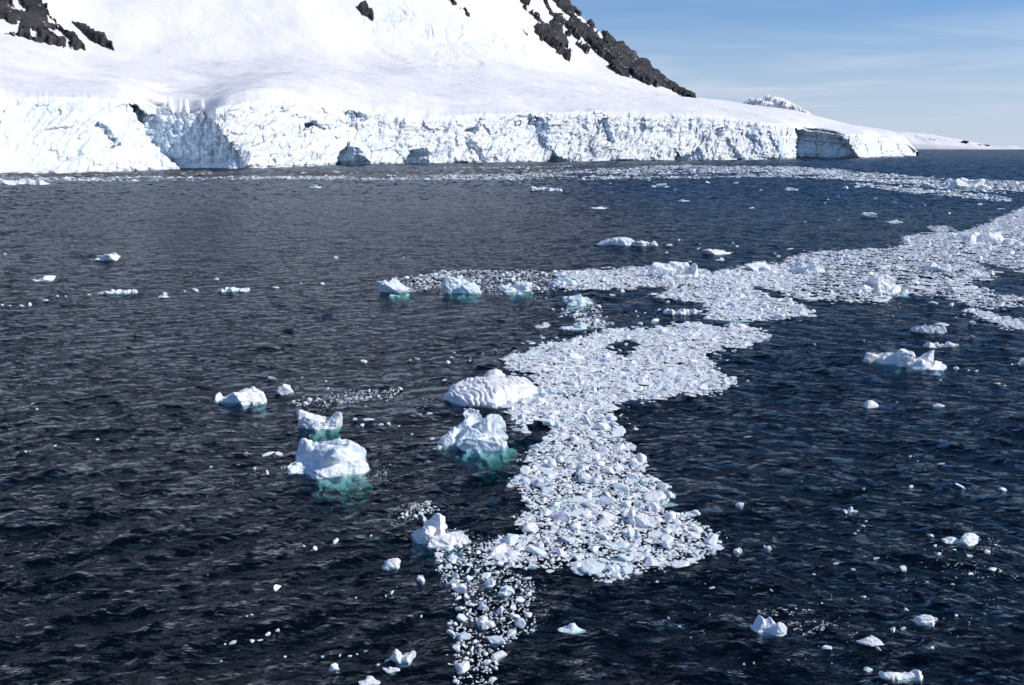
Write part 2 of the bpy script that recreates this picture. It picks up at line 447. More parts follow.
Xc[0] = Y0 * ray(PXC, base_py)[0] / ray(PXC, base_py)[1]; Yc[0] = Y0; Zc[0] = -1.0
skX, skY, skZ = Xc[0], Y0 + 2, np.full(NCOL, -9.)

NSN, NBK = 300, 14
tt = np.linspace(0, 2, NSN)[:, None]
# between the cliff edge, the break of slope and the skyline
_g = np.exp(-.5 * (np.arange(-60, 61) / 20.) ** 2); _g /= _g.sum()
tsm = np.convolve(np.pad(top_py, 60, mode='edge'), _g, 'valid')
tsm = top_py + (tsm - top_py) * sstep(0, .06, tt)
k_py = np.where(tt < 1, tsm + (break_py - tsm) * tt ** .9, break_py + (sky_py - break_py) * (tt - 1))
Yt = Yc[-1]
_o = np.convolve(np.pad(Yt, 60, mode='edge'), np.ones(61) / 61, 'same')[60:-60]
Yt = np.where(tt < .004, Yt, Yt + (_o - Yt) * sstep(.0, .035, tt)) + np.zeros_like(tt)
k_Y = np.where(tt < 1, Yt + (break_Y - Yt) * tt ** 1.25, break_Y + (sky_Y - break_Y) * (tt - 1).clip(0) ** 1.05)
_, _, k_Z = at_depth(np.broadcast_to(PXC, k_py.shape), k_py, k_Y)
def smooth_rows(a, n):
    g = np.exp(-.5 * (np.arange(-3 * n, 3 * n + 1) / n) ** 2); g /= g.sum()
    p = 3 * n
    b = np.concatenate([2 * a[:1] - a[p:0:-1], a, 2 * a[-1:] - a[-2:-p - 2:-1]])
    out = np.zeros_like(a)
    for i, w in enumerate(g): out += w * b[i:i + len(a)]
    return out
def smooth_cols(a, n):
    g = np.exp(-.5 * (np.arange(-3 * n, 3 * n + 1) / n) ** 2); g /= g.sum()
    b = np.pad(a, ((0, 0), (3 * n, 3 * n)), mode='edge')
    out = np.zeros_like(a)
    for i, w in enumerate(g): out += w * b[:, i:i + a.shape[1]]
    return out
blend = sstep(0, .09, tt)
Ysm = smooth_cols(k_Y, 14); k_Y = k_Y * (1 - blend) + Ysm * blend
_, _, k_Z = at_depth(np.broadcast_to(PXC, k_py.shape), k_py, k_Y)
k_Z = smooth_rows(k_Z, 9)
PXs = np.broadcast_to(PXC, k_Y.shape)
k_X = (PXs - 512) / F * (k_Y * CT - (k_Z - CAM_H) * ST)
# relief of the snowfields
wgt = sstep(0, .1, tt) * (1 - .85 * sstep(1.75, 2, tt)) * (1 - sstep(860, 912, PXs))
dz = 10 * fbm(k_X / 210., k_Y / 260., 0, 3, 81) + 2.4 * fbm(k_X / 60. + k_Y / 160., k_Y / 45., 0, 3, 82) + .55 * fbm(k_X / 14., k_Y / 14., 0, 3, 83)
dz += 8.0 * sstep(.05, .3, tt) * (1 - sstep(.75, 1.05, tt)) * fbm(k_X / 330., (k_Y + k_X * .4) / 95., 0, 3, 84)
ppx, ppy = project(k_X, k_Y, k_Z)
def bump_zone(cx, cy, sx, sy): return np.exp(-((ppx - cx) / sx) ** 2 - ((ppy - cy) / sy) ** 2)
ser = bump_zone(392, 14, 22, 12) * 1.2 + bump_zone(455, 30, 40, 9) * .55 + bump_zone(510, 46, 22, 8) * .5 + bump_zone(455, 63, 26, 5) * .5
_wx = k_X + 45 * fbm(k_X / 90., k_Y / 90., 0, 3, 411); _wy = k_Y + 45 * fbm(k_X / 90., k_Y / 90., 0, 3, 415)
_c1 = np.abs(fbm(_wx / 170. + _wy / 300., _wy / 60., 0, 2, 401)); _c2 = np.abs(fbm(_wx / 90. - _wy / 200., _wy / 40., 0, 2, 405))
_z = np.exp(-((PXs - 470) / 110) ** 4 - ((ppy - 52) / 17) ** 2) + .6 * np.exp(-((PXs - 120) / 160) ** 4 - ((ppy - 84) / 9) ** 2) + .5 * np.exp(-((ppy - 100) / 12) ** 2 - ((PXs - 560) / 260) ** 4)
dz += -5.0 * _z * np.exp(-(_c1 / .11) ** 2) * .7 + 2.2 * _z * fbm(_wx / 60., _wy / 40., 0, 4, 407) - 1.5 * _z * np.exp(-(_c2 / .1) ** 2)
s1, s2 = cells(_wx / 30., _wy / 60., 91); s3, s4 = cells(_wx / 12., _wy / 24., 95)
dz += ser * (4.2 * s1 + 1.6 * s3 - 2.5 * np.exp(-(s2 / .08) ** 2))
k_Z = k_Z + dz * wgt
fade = (1 - np.linspace(0, 1, NBK + 1)[1:, None] ** 1.4)
bk_Y = sky_Y + np.linspace(0, 1, NBK + 1)[1:, None] * 900
bk_Z = (k_Z[-1] + 8) * fade - 8
bk_X = np.broadcast_to(k_X[-1], bk_Y.shape) + (np.linspace(0, 1, NBK + 1)[1:, None] * 900) * (PXC - 512) / F
GX = np.concatenate([skX[None], Xc, k_X[1:], bk_X]); GY = np.concatenate([skY[None], Yc, k_Y[1:], bk_Y]); GZ = np.concatenate([skZ[None], Zc, k_Z[1:], bk_Z])
cl = np.concatenate([np.ones((1, NCOL)), 1 - .6 * sstep(.9, 1, v) * np.ones((1, NCOL)), (.4 * (1 - sstep(.0, .1, tt)) * np.ones((1, NCOL)))[1:], np.zeros((NBK, NCOL))])
cl[1 + NCL:1 + NCL + NSN - 1] = np.maximum(cl[1 + NCL:1 + NCL + NSN - 1], np.clip(ser[1:], 0, 1))
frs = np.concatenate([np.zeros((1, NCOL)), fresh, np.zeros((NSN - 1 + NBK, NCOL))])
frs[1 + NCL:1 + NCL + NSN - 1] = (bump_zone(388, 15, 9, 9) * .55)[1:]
NROW = GX.shape[0]
me = mesh_from('glacier', np.stack([GX, GY, GZ], -1).reshape(-1, 3), grid_faces(NROW, NCOL))
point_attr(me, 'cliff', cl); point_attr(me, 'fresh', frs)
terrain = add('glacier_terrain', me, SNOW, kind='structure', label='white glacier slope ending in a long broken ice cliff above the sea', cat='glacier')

# ---- rock outcrops standing out of the snow
TH = 1 + NCL
gp = np.stack([GX, GY, GZ], -1)
def rock(name, polys, holes, pxr, rows, npx, nrw, amp, label, snowy=1.0, ridge=False, seed=0):
    pxs = np.linspace(*pxr, npx); rws = np.linspace(rows[0], rows[1], nrw)
    ci = np.interp(pxs, PXC, np.arange(NCOL)); c0 = np.floor(ci).astype(int).clip(0, NCOL - 2); fc = (ci - c0)[None, :, None]
    r0 = np.floor(rws).astype(int).clip(0, NROW - 2); fr = (rws - r0)[:, None, None]
    Pt = (gp[r0][:, c0] * (1 - fc) + gp[r0][:, c0 + 1] * fc) * (1 - fr) + (gp[r0 + 1][:, c0] * (1 - fc) + gp[r0 + 1][:, c0 + 1] * fc) * fr
    du = np.gradient(Pt, axis=1); dv = np.gradient(Pt, axis=0)
    n = np.cross(du, dv); n /= np.linalg.norm(n, axis=2, keepdims=True) + 1e-9
    n = np.where(n[..., 2:3] < 0, -n, n)
    px, py = project(Pt[..., 0], Pt[..., 1], Pt[..., 2])
    skl = np.interp(pxs, PXC, sky_py)[None, :]
    back = rws[:, None] > TH + NSN - 2
    if ridge: py = np.where(back, skl + 1.0, py)
    jx = 1.5 * vnoise(px / 4.5, py / 4.5, 0, seed + 5) + .8 * vnoise(px / 1.8, py / 1.8, 0, seed + 7)
    jy = 1.5 * vnoise(px / 4.5, py / 4.5, 0, seed + 6)
    sd = np.full(px.shape, -99.)
    for p in polys: sd = np.maximum(sd, poly_sd(px + jx, py + jy, p))
    for h in holes: sd = np.minimum(sd, -poly_sd(px + jx, py + jy, h))
    streak = vnoise((px * .77 + py * .64) / 13., (px * .64 - py * .77) / 1.9, 0, seed + 31) + .35 * vnoise(px / 2., py / 2., 0, seed + 33)
    sd = sd - 5 * snowy * sstep(.26, .5, streak) * sstep(-2, 1, sd) * (1 - sstep(630, 650, px))
    m = sstep(-.6, 2.2, sd)
    X, Y, Z = Pt[..., 0], Pt[..., 1], Pt[..., 2]
    wv = 8 * fbm(X / 30., Z / 30., Y / 60., 3, seed + 21)
    u1 = (X + .75 * Z + wv) ; u2 = (Z - .75 * X + wv)
    rg = fbm(u1 / 110., u2 / 42., Y / 200., 7, seed + 11, .6, ridged=True)
    cr, cbd = cells(u1 / 46., u2 / 24., seed + 13)
    h = amp * (m * (.8 + .55 * rg + .14 * cr + .5 * fbm(u2 / 26., u1 / 160., 0, 4, seed + 41, .6, ridged=True)) - .2) - 2.0 * (1 - m)
    h = np.where(sd < -1.4, -12., h)
    bkf = np.clip((rws[:, None] - (TH + NSN - 2)) / 4., 0, 1)
    h = h * (1 - bkf) - 10 * bkf
    Pt = Pt + n * h[..., None]
    mm = mesh_from(name, Pt.reshape(-1, 3), grid_faces(nrw, npx))
    # keep only what can rise out of the snow
    bm = bmesh.new(); bm.from_mesh(mm); bm.verts.ensure_lookup_table()
    hf = h.ravel()
    bmesh.ops.delete(bm, geom=[vv for vv in bm.verts if hf[vv.index] < -9.], context='VERTS')
    bm.to_mesh(mm); bm.free()
    point_attr(mm, 'snowy', np.full(len(mm.vertices), snowy))
    add(name, mm, ROCK, parent=terrain, label=label)
sn0 = TH
D1 = [(508, -14), (518, 0), (524, 10), (536, 20), (547, 27), (550, 24), (541, 9), (530, -5), (525, -14)]
D2 = [(533, 25), (536, 35), (547, 45), (560, 55), (569, 63), (572, 52), (566, 42), (580, 50), (593, 61), (590, 52), (598, 60), (606, 68), (617, 76), (633, 80), (647, 84), (656, 88), (661, 86), (672, 91.5), (684, 98), (692, 101.5), (696, 98), (689, 88), (655, 50), (563, -30), (530, -30), (540, 0), (552, 18), (549, 26)]
HOL = [[(541, -6), (547, -6), (558, 9), (571, 17), (567, 22), (553, 14)], [(522, -6), (529, -6), (541, 9), (551, 21), (548, 27), (537, 16)], [(566, 37), (570, 38), (577, 48), (590, 58), (592, 63), (580, 54), (571, 47)], [(584, 44), (588, 46), (600, 58), (610, 65), (606, 67), (594, 59)],
       [(574, 16), (580, 18), (592, 27), (598, 30), (594, 32), (583, 25)], [(598, 32), (600, 32), (602, 42), (600, 42)], [(562, 26), (564, 26), (567, 38), (564, 38)], [(577, 34), (580, 34), (584, 42), (581, 42)]]
rock('rock_ridge', [D1, D2], HOL, (500, 702), (sn0 + 150, sn0 + NSN + 6), 520, 400, 11, 'dark rock ridge running down to the snow at the skyline', .8, True, 100)
A1 = [(-140, 10), (-70, 25), (0, 34), (18, 37), (44, 44), (70, 49), (87, 51), (76, 39), (60, 27), (41, 1), (30, -25), (-20, -60), (-140, -60)]
A2 = [(70, 20), (79, 23), (94, 32), (113, 45), (114, 52), (100, 46), (88, 38), (76, 28)]
rock('rock_buttress', [A1, A2], [[(-2, 23), (18, 26), (17, 33), (-2, 34)], [(12, 2), (20, 4), (27, 12), (22, 12), (13, 8)], [(48, 30), (56, 31), (66, 41), (56, 40)], [(30, 33), (36, 33), (39, 39), (31, 38)], [(46, 15), (50, 16), (54, 24), (49, 22)]],
     (-150, 125), (sn0 + 110, sn0 + 237), 560, 280, 9, 'dark broken rock buttress at the upper corner of the snow slope', .7, False, 200)
rock('rock_outcrop', [[(357, 8), (361, 3), (366, 4), (377, 17), (373, 22), (362, 16)]], [], (350, 385), (sn0 + 142, sn0 + 237), 120, 110, 9, 'small lone rock beside blue seracs high on the snow', .1, False, 300)
rock('rock_outcrop', [[(444, -4), (452, -4), (458, 5), (452, 6)], [(459, 6), (467, 8), (474, 18), (466, 15)]], [], (438, 480), (sn0 + 142, sn0 + 237), 120, 110, 9, 'pair of small rocks high on the snow towards the ridge', .2, False, 400)
rock('rock_outcrop', [[(521, 29), (524, 29), (531, 37), (527, 35)]], [], (514, 538), (sn0 + 142, sn0 + 252), 70, 110, 6, 'thin rock sliver in the snow below the ridge', 0, False, 500)

# ---- far land and the peak behind
def far_ridge(name, knots, Y, depth, base_z, label, rocky, seed, ncol=260, cliff=0.0, cat='mountain'):
    k = np.array(knots, float)
    pxs = np.linspace(k[0, 0], k[-1, 0], ncol)
    spy = np.interp(pxs, k[:, 0], k[:, 1])
    _, _, zt = at_depth(pxs, spy, np.full(ncol, Y))
    nf, nb = 40, 14
    f = np.concatenate([np.linspace(0, 1, nf), 1 - np.linspace(0, 1, nb + 1)[1:]])
    yy = np.concatenate([np.linspace(-1, 0, nf), np.linspace(0, 1, nb + 1)[1:]])[:, None] * depth + Y
    prof = np.where(np.arange(nf + nb)[:, None] < nf, cliff + (1 - cliff) * f[:, None] ** .8, f[:, None])
    prof[0] = 0
    zz = base_z + (zt - base_z) * prof
    X = (pxs - 512)[None, :] / F * Y * np.ones_like(yy) / 1.0
    X = (pxs - 512)[None, :] / F * (yy * CT - (zz - CAM_H) * ST)
    amp = rocky * np.sin(np.pi * np.clip(f, 0, 1))[:, None] + rocky * .35 * f[:, None]
    zz = zz + amp * fbm(X / 160., yy / 160., 0, 5, seed, .55, ridged=True)
    yy = yy + amp * 1.5 * fbm(X / 90., zz / 60., 0, 4, seed + 9)
    mm = mesh_from(name, np.stack([X, np.broadcast_to(yy, X.shape), zz], -1).reshape(-1, 3), grid_faces(nf + nb, ncol))
    point_attr(mm, 'cliff', np.zeros(len(mm.vertices))); point_attr(mm, 'fresh', np.zeros(len(mm.vertices)))
    return add(name, mm, SNOW, kind='structure', label=label, cat=cat)
far_ridge('distant_mountain', [(735, 112), (745, 103), (752, 100), (758, 98.5), (764, 97), (769, 96), (774, 97.5), (778, 97), (785, 100), (793, 105), (800, 109), (806, 112), (815, 118)], 7800, 900, 60, 'snowy bluish mountain peak showing behind the glacier skyline', 75, 700, 200)
far_land = far_ridge('distant_shore', [(860, 143), (880, 131.5), (900, 131.8), (929, 134), (945, 137), (958, 139), (975, 142.5), (985, 144.6), (992, 146), (1000, 146.3), (1010, 145.8), (1020, 146.4), (1030, 146.2), (1060, 147)], 8200, 420, -3, 'low snow covered headland far off on the horizon', 10, 720, 240, .3, 'headland')
def far_rock(px, py, w, h, seed):
    x, y, z = at_depth(px, py, 7990.)
    mpx = 8000 / F
    bm = bmesh.new(); bmesh.ops.create_icosphere(bm, subdivisions=3, radius=1)
    for vv in bm.verts:
        k = 1 + .45 * mnoise.noise(vv.co * 1.7 + Vector((seed, 0, 0)))
        vv.co = Vector((vv.co.x * w * mpx / 2 * k, vv.co.y * 60, vv.co.z * h * mpx / 2 * k))
    mm = bpy.data.meshes.new('rock'); bm.to_mesh(mm); bm.free()
    point_attr(mm, 'snowy', np.zeros(len(mm.vertices)))
    add('rock_outcrop', mm, ROCK, parent=far_land, loc=(float(x), float(y), float(z)))
for a in ((929, 142, 4, 6, 1), (932, 140.5, 5, 2.2, 2), (959, 143, 4, 2, 3), (965, 142, 4, 2.6, 4), (985, 145.8, 6, 2.4, 5), (978, 145, 3, 1.2, 6)): far_rock(*a)

# ---- rubble shore in front of the cliff
def shore(knots, wid_px, hgt, label, seed):
    k = np.array(knots, float)
    pxs = np.linspace(k[0, 0], k[-1, 0], 1400)
    cy = np.interp(pxs, k[:, 0], k[:, 1])
    us = np.linspace(-1, 1, 17)[:, None]
    wv = wid_px * (.65 + .35 * vnoise(pxs / 25., pxs * 0, 0, seed))
    X, Y = ground(np.broadcast_to(pxs, (17, 1400)), cy - us * wv)
    Z = hgt * (1 - us ** 2) * (.55 + .45 * vnoise(X / 14., Y / 30., 0, seed + 1) + .5 * vnoise(X / 3., Y / 6., 0, seed + 2)) + .15
    mm = mesh_from('shore', np.stack([X, Y, Z], -1).reshape(-1, 3), grid_faces(17, 1400))
    add('shore', mm, SHORE, kind='structure', label=label, cat='shore')
SHORE = shore_material()
shore([(-120, 181), (0, 176.3), (60, 176), (130, 175.2), (200, 174.6), (270, 174.2), (330, 173.8)], .9, 1.9, 'dark rubble shore below the left end of the ice cliff', 1)
shore([(300, 174.2), (400, 173), (470, 172.2), (530, 171), (600, 169.8), (660, 168.6)], 1.3, 1.9, 'long dark spit of rubble and dirty ice off the cliff', 5)

# ------------------------------------------------------------------ ice pieces
def faceted(seed, sub=2, planes=11, rough=.045, lo=.38, hi=.85):
    r = random.Random(seed)
    bm = bmesh.new(); bmesh.ops.create_icosphere(bm, subdivisions=sub, radius=1)
    for _ in range(planes):
        n = Vector((r.gauss(0, 1), r.gauss(0, 1), r.gauss(0, .8))).normalized(); c = r.uniform(lo, hi)
        for vv in bm.verts:
            d = vv.co.dot(n) - c
            if d > 0: vv.co -= n * d
    for vv in bm.verts:
        vv.co += vv.co * (mnoise.noise(vv.co * 2.3 + Vector((seed * 3.1, 0, 0))) * rough * 3 + r.uniform(-rough, rough) * .5)
    return bm

def proto_mesh(seed, sub, planes=9):
    bm = faceted(seed, sub, planes)
    co = np.array([vv.co[:] for vv in bm.verts]); fa = np.array([[x.index for x in f.verts] for f in bm.faces])
    bm.free()
    return co, fa
PRO = {1: [proto_mesh(s, 1, 5) for s in range(14)], 2: [proto_mesh(50 + s, 2, 10) for s in range(20)]}
CHUNK_MESH = []
for s in range(26):
    bm = faceted(200 + s, 3, 13, .04)
    mm = bpy.data.meshes.new('ice_chunk'); bm.to_mesh(mm); bm.free(); mm.materials.append(ICE_OBJ)
    CHUNK_MESH.append(mm)

POLY = {
 'tail': [(439, 546), (452, 540), (470, 545), (490, 541), (520, 536), (523, 548), (527, 565), (505, 567), (531, 580), (535, 606), (531, 618), (537, 628), (513, 643), (500, 656), (498, 672), (495, 690), (452, 690), (453, 660), (458, 648), (447, 624), (459, 612), (450, 590), (438, 578), (431, 570)],
 'near': [(560, 408), (613, 408), (618, 425), (627, 440), (631, 449), (645, 463), (643, 475), (660, 480), (673, 492), (664, 508), (695, 515), (706, 527), (716, 537), (727, 545), (711, 555), (695, 564), (669, 569), (631, 574), (617, 583), (601, 582), (587, 568), (566, 564), (535, 567), (500, 567), (478, 552), (500, 540), (523, 536), (514, 520), (530, 508), (520, 492), (505, 482), (530, 466), (526, 452), (545, 436), (525, 424), (510, 416), (505, 404), (540, 384)],
 'lobe': [(502, 361), (520, 351), (545, 345), (575, 338), (600, 333), (620, 330), (655, 328), (690, 322), (715, 326), (739, 322), (750, 329), (772, 335), (755, 343), (745, 348), (700, 350), (706, 358), (718, 370), (736, 383), (722, 391), (700, 391), (665, 398), (622, 402), (600, 412), (560, 425), (520, 430), (510, 416), (457, 398), (470, 395), (500, 402), (535, 387), (537, 379), (520, 371), (508, 373)],
 'steps': [(703, 320), (720, 300), (735, 285), (706, 273), (727, 270), (750, 273), (783, 264), (790, 270), (800, 282), (780, 297), (791, 302), (815, 313), (783, 319), (739, 321)],
 'arm': [(560, 272), (619, 269), (651, 266), (700, 268), (740, 274), (750, 290), (759, 294), (725, 312), (706, 310), (703, 301), (686, 301), (657, 297), (633, 289), (600, 290), (560, 289)],
 'west': [(376, 283), (390, 278), (411, 276), (446, 270), (476, 270), (520, 271), (560, 271), (600, 272), (600, 290), (560, 288), (534, 293), (505, 295), (476, 291), (440, 290), (388, 292)],
 'sheet': [(727, 270), (760, 262), (783, 264), (788, 257), (807, 253), (824, 251), (840, 250), (873, 249), (906, 247), (901, 237), (925, 233), (957, 233), (978, 227), (990, 222), (1030, 205), (1090, 195), (1090, 275), (1030, 272), (1002, 268), (976, 260), (990, 270), (995, 275), (985, 281), (967, 283), (988, 291), (1024, 298), (1070, 302), (1060, 312), (1024, 307), (995, 310), (953, 301), (939, 296), (896, 294), (887, 302), (860, 302), (814, 301), (780, 297), (750, 285)],
 'corner': [(962, 309), (985, 312), (1005, 319), (1030, 322), (1060, 326), (1060, 332), (1020, 329), (990, 323)],
 'patch': [(925, 227), (945, 225.5), (958, 231), (940, 233)],
 'edge1': [(990, 219), (1020, 213), (1060, 208), (1060, 214), (1010, 223)],
 'wisp': [(470, 405), (500, 402), (540, 390), (545, 398), (510, 410), (480, 412)],
 'bits1': [(292, 402), (330, 397), (360, 392), (400, 388), (402, 396), (365, 402), (330, 406), (300, 407)],
 'bits2': [(560, 306), (600, 302), (605, 318), (590, 322), (560, 316)],
 'bits3': [(575, 316), (596, 318), (612, 325), (600, 330), (575, 326)],
 'bits4': [(398, 520), (412, 508), (432, 503), (440, 512), (420, 518)],
 'far_left': [(-120, 188), (0, 182.5), (60, 181.5), (130, 181.5), (200, 180), (250, 179.5), (330, 180), (420, 180.3), (500, 180.3), (560, 180), (640, 179.4), (700, 178.5), (760, 177.5), (800, 177), (800, 167), (730, 166.2), (690, 165.6), (650, 166.8), (600, 169.5), (540, 173), (480, 175), (400, 176), (300, 176.6), (200, 176.8), (100, 177.5), (0, 178.5), (-120, 184)],
 'far_right': [(780, 167), (830, 170), (870, 173), (905, 176), (941, 179), (1000, 181), (1100, 184), (1100, 196), (1010, 192), (960, 191), (935, 188), (905, 186.5), (870, 182.5), (830, 179), (780, 177.5)],
 'far_branch': [(850, 183.5), (900, 187.5), (950, 191.5), (985, 195), (1010, 198.5), (1009, 202), (980, 199.5), (940, 196), (900, 192), (870, 188)],
 'far_line': [(440, 167.8), (520, 167.2), (575, 166.6), (575, 167.4), (520, 168.3), (440, 168.9)],
}
HOLES = [[(610, 342), (628, 340), (640, 344), (634, 353), (618, 357), (607, 350)], [(585, 292), (640, 292), (670, 300), (700, 303), (703, 318), (660, 320), (620, 318), (600, 308)],
         [(700, 318), (722, 322), (740, 330), (700, 326)], [(752, 286), (775, 288), (790, 296), (775, 299), (755, 294)], [(545, 436), (552, 428), (540, 418), (528, 424), (520, 436), (530, 445)], [(640, 286), (672, 288), (660, 294), (630, 292)],
         [(455, 398), (476, 400), (505, 410), (510, 420), (480, 415)], [(704, 268), (722, 270), (712, 276)]]
# where larger bergs lie, so that the brash keeps clear of them: filled by berg()
OCC = []
GH = {}
def occ_free(x, y, r, k):
    cs = 1.2
    R = int(math.ceil((r + 1.4) / cs)); cx, cy = int(x // cs), int(y // cs)
    for i in range(cx - R, cx + R + 1):
        for j in range(cy - R, cy + R + 1):
            for (qx, qy, qr) in GH.get((i, j), ()):
                if (qx - x) ** 2 + (qy - y) ** 2 < ((qr + r) * k) ** 2: return False
    return True
def occ_add(x, y, r): GH.setdefault((int(x // 1.2), int(y // 1.2)), []).append((x, y, r))

# ------------------------------------------------------------------ bergs
def remesh(bm_list, voxel):
    bm = bmesh.new()
    for b in bm_list:
        tmp = bpy.data.meshes.new('tmp'); b.to_mesh(tmp); b.free(); bm.from_mesh(tmp); bpy.data.meshes.remove(tmp)
    me = bpy.data.meshes.new('tmp'); bm.to_mesh(me); bm.free()
    o = bpy.data.objects.new('tmp', me); COL.objects.link(o)
    md = o.modifiers.new('r', 'REMESH'); md.mode = 'VOXEL'; md.voxel_size = voxel; md.adaptivity = 0
    dg = bpy.context.evaluated_depsgraph_get()
    out = bpy.data.meshes.new_from_object(o.evaluated_get(dg))
    bpy.data.objects.remove(o); bpy.data.meshes.remove(me)
    return out

def lobe(seed, c, r, rz=0.0, tilt=(0, 0), planes=13, sub=4, rough=.035):
    bm = faceted(seed, sub, planes, rough)
    M = Matrix.Translation(c) @ Matrix.Rotation(rz, 4, 'Z') @ Matrix.Rotation(tilt[0], 4, 'X') @ Matrix.Rotation(tilt[1], 4, 'Y') @ Matrix.Diagonal((*r, 1))
    bm.transform(M)
    return bm

def berg(px, py, wpx, hpx, style, label, seed, lobes=None, foot=None, name='iceberg', depth=.75, groove=None, voxel=None):
    x, y = ground(px, py + hpx * .18)
    x, y = float(x), float(y)
    mp = math.hypot(x, y, CAM_H) / F
    w = wpx * mp
    sn = CAM_H / math.hypot(x, y, CAM_H)
    h = max(.17 * w, (.9 if py < 480 else .78) * (hpx * mp - depth * w * sn * .55))
    d = w * depth
    r = random.Random(seed)
    L = []
    R = w / 2
    if lobes is None:
        lobes = []
        if style == 'lump':
            for i in range(6):
                a = r.uniform(0, 6.28); q = r.uniform(.15, .55)
                lobes.append((q * math.cos(a), q * math.sin(a), r.uniform(.0, .15), r.uniform(.3, .55), r.uniform(.3, .55), r.uniform(.35, 1.0), 0, 0))
        elif style == 'slab':
            lobes.append((0, 0, .1, .95, .9, .72, r.uniform(-.15, .15), r.uniform(-.22, .22)))
            for i in range(3): lobes.append((r.uniform(-.7, .7), r.uniform(-.6, .4), 0, .35, .35, r.uniform(.2, .5), 0, 0))
        elif style == 'pyramid':
            lobes += [(r.uniform(-.2, .2), .1, .1, .55, .6, 1.0, 0, r.uniform(-.3, .3)), (-.5, 0, 0, .5, .6, .4, 0, 0), (.5, -.1, 0, .5, .6, .45, 0, 0)]
        elif style == 'long':
            for i in range(6):
                u = -0.8 + 1.6 * i / 5
                lobes.append((u, r.uniform(-.15, .15), 0, r.uniform(.22, .34), r.uniform(.4, .8), r.uniform(.4, 1.0), 0, 0))
        elif style == 'flat':
            lobes += [(0, 0, 0, 1.0, .95, .6, 0, 0), (r.uniform(-.4, .4), .1, .1, .45, .5, 1.0, 0, 0)]
    for i, (lx, ly, lz, rx, ry, rz_, tx, ty) in enumerate(lobes):
        L.append(lobe(seed * 37 + i, (lx * R, ly * d / 2, lz * h), (rx * R * 1.2, ry * d / 2 * 1.2, rz_ * h), r.uniform(-.3, .3) if style != 'ridged' else 0, (tx, ty), 13 if style != 'ridged' else 1))
    # the submerged foot
    L.append(lobe(seed * 37 + 90, (0, 0, -.42 * h - .12), (R * .74, d * .36, .38 * h + .1), 0, (0, 0), 5, 4))
    if foot:
        for q, (fx, fy, fr, ft) in enumerate(foot):
            L.append(lobe(seed * 37 + 95 + q, (fx * R * .75, fy * R * .72, -ft * .7 - 1.2), (fr * R * .82, fr * R * .82, 1.2), 0, (0, 0), 0, 4, .16))
    me = remesh(L, voxel or max(.03, w / 95))
    n = len(me.vertices)
    co = np.empty(n * 3, np.float32); me.vertices.foreach_get('co', co); co = co.reshape(-1, 3).astype(float)
    no = np.empty(n * 3, np.float32); me.vertex_normals.foreach_get('vector', no); no = no.reshape(-1, 3)
    q = co / w
    below = co[:, 2] < 0
    if not foot:
        k = np.where(below, 1 + np.clip(co[:, 2] / (h + .01), -.6, 0) * .5, 1.0)
        co[:, 0] *= k; co[:, 1] *= k
        co[:, 2] = np.where(below, co[:, 2] * .4, co[:, 2])
    q = co / w
    disp = .014 * cells(q[:, 0] * 4.5 + q[:, 1] * 2.5, q[:, 2] * 7 + q[:, 1] * 3 + .6 * q[:, 0], seed)[0] + .022 * fbm(q[:, 0] * 3.5, q[:, 1] * 3.5, q[:, 2] * 5, 5, seed, .62) - .016 * fbm(q[:, 0] * 9, q[:, 1] * 9, q[:, 2] * 12, 3, seed + 2, .6, ridged=True) + .008 * fbm(q[:, 0] * 22, q[:, 1] * 22, q[:, 2] * 22, 2, seed + 4)
    if groove:
        ga, gs, gd = groove
        u = (q[:, 0] * math.cos(ga) + q[:, 1] * math.sin(ga)) * gs + 1.7 * fbm(q[:, 0] * 3, q[:, 1] * 3, 0, 3, seed + 8)
        disp = disp * .5 - gd * (1 - np.abs(np.sin(u * math.pi))) ** 2.0 * (.55 + .8 * vnoise(q[:, 0] * 6, q[:, 1] * 4, 0, seed + 9))
    up = sstep(-.02, .05, q[:, 2])
    co += no * (disp * w * (.25 + .75 * up))[:, None]
    me.vertices.foreach_set('co', co.astype(np.float32).ravel())
    me.polygons.foreach_set('use_smooth', np.full(len(me.polygons), w > 1.2))
    me.update()
    z = float(wave(np.array([x]), np.array([y]))[0]) if y < 260 else 0.
    o = add(name, me, ICE_OBJ, label=label, cat='iceberg' if wpx > 30 else 'ice floe', loc=(x, y, z * .5))
    s = max(1, int(w / 1.6))
    for i in range(-s, s + 1):
        for j in range(-s, s + 1):
            if (i / s) ** 2 + (j / s) ** 2 <= 1: occ_add(x + i / s * R * .75, y + j / s * d * .4, min(R, .5))
    return o

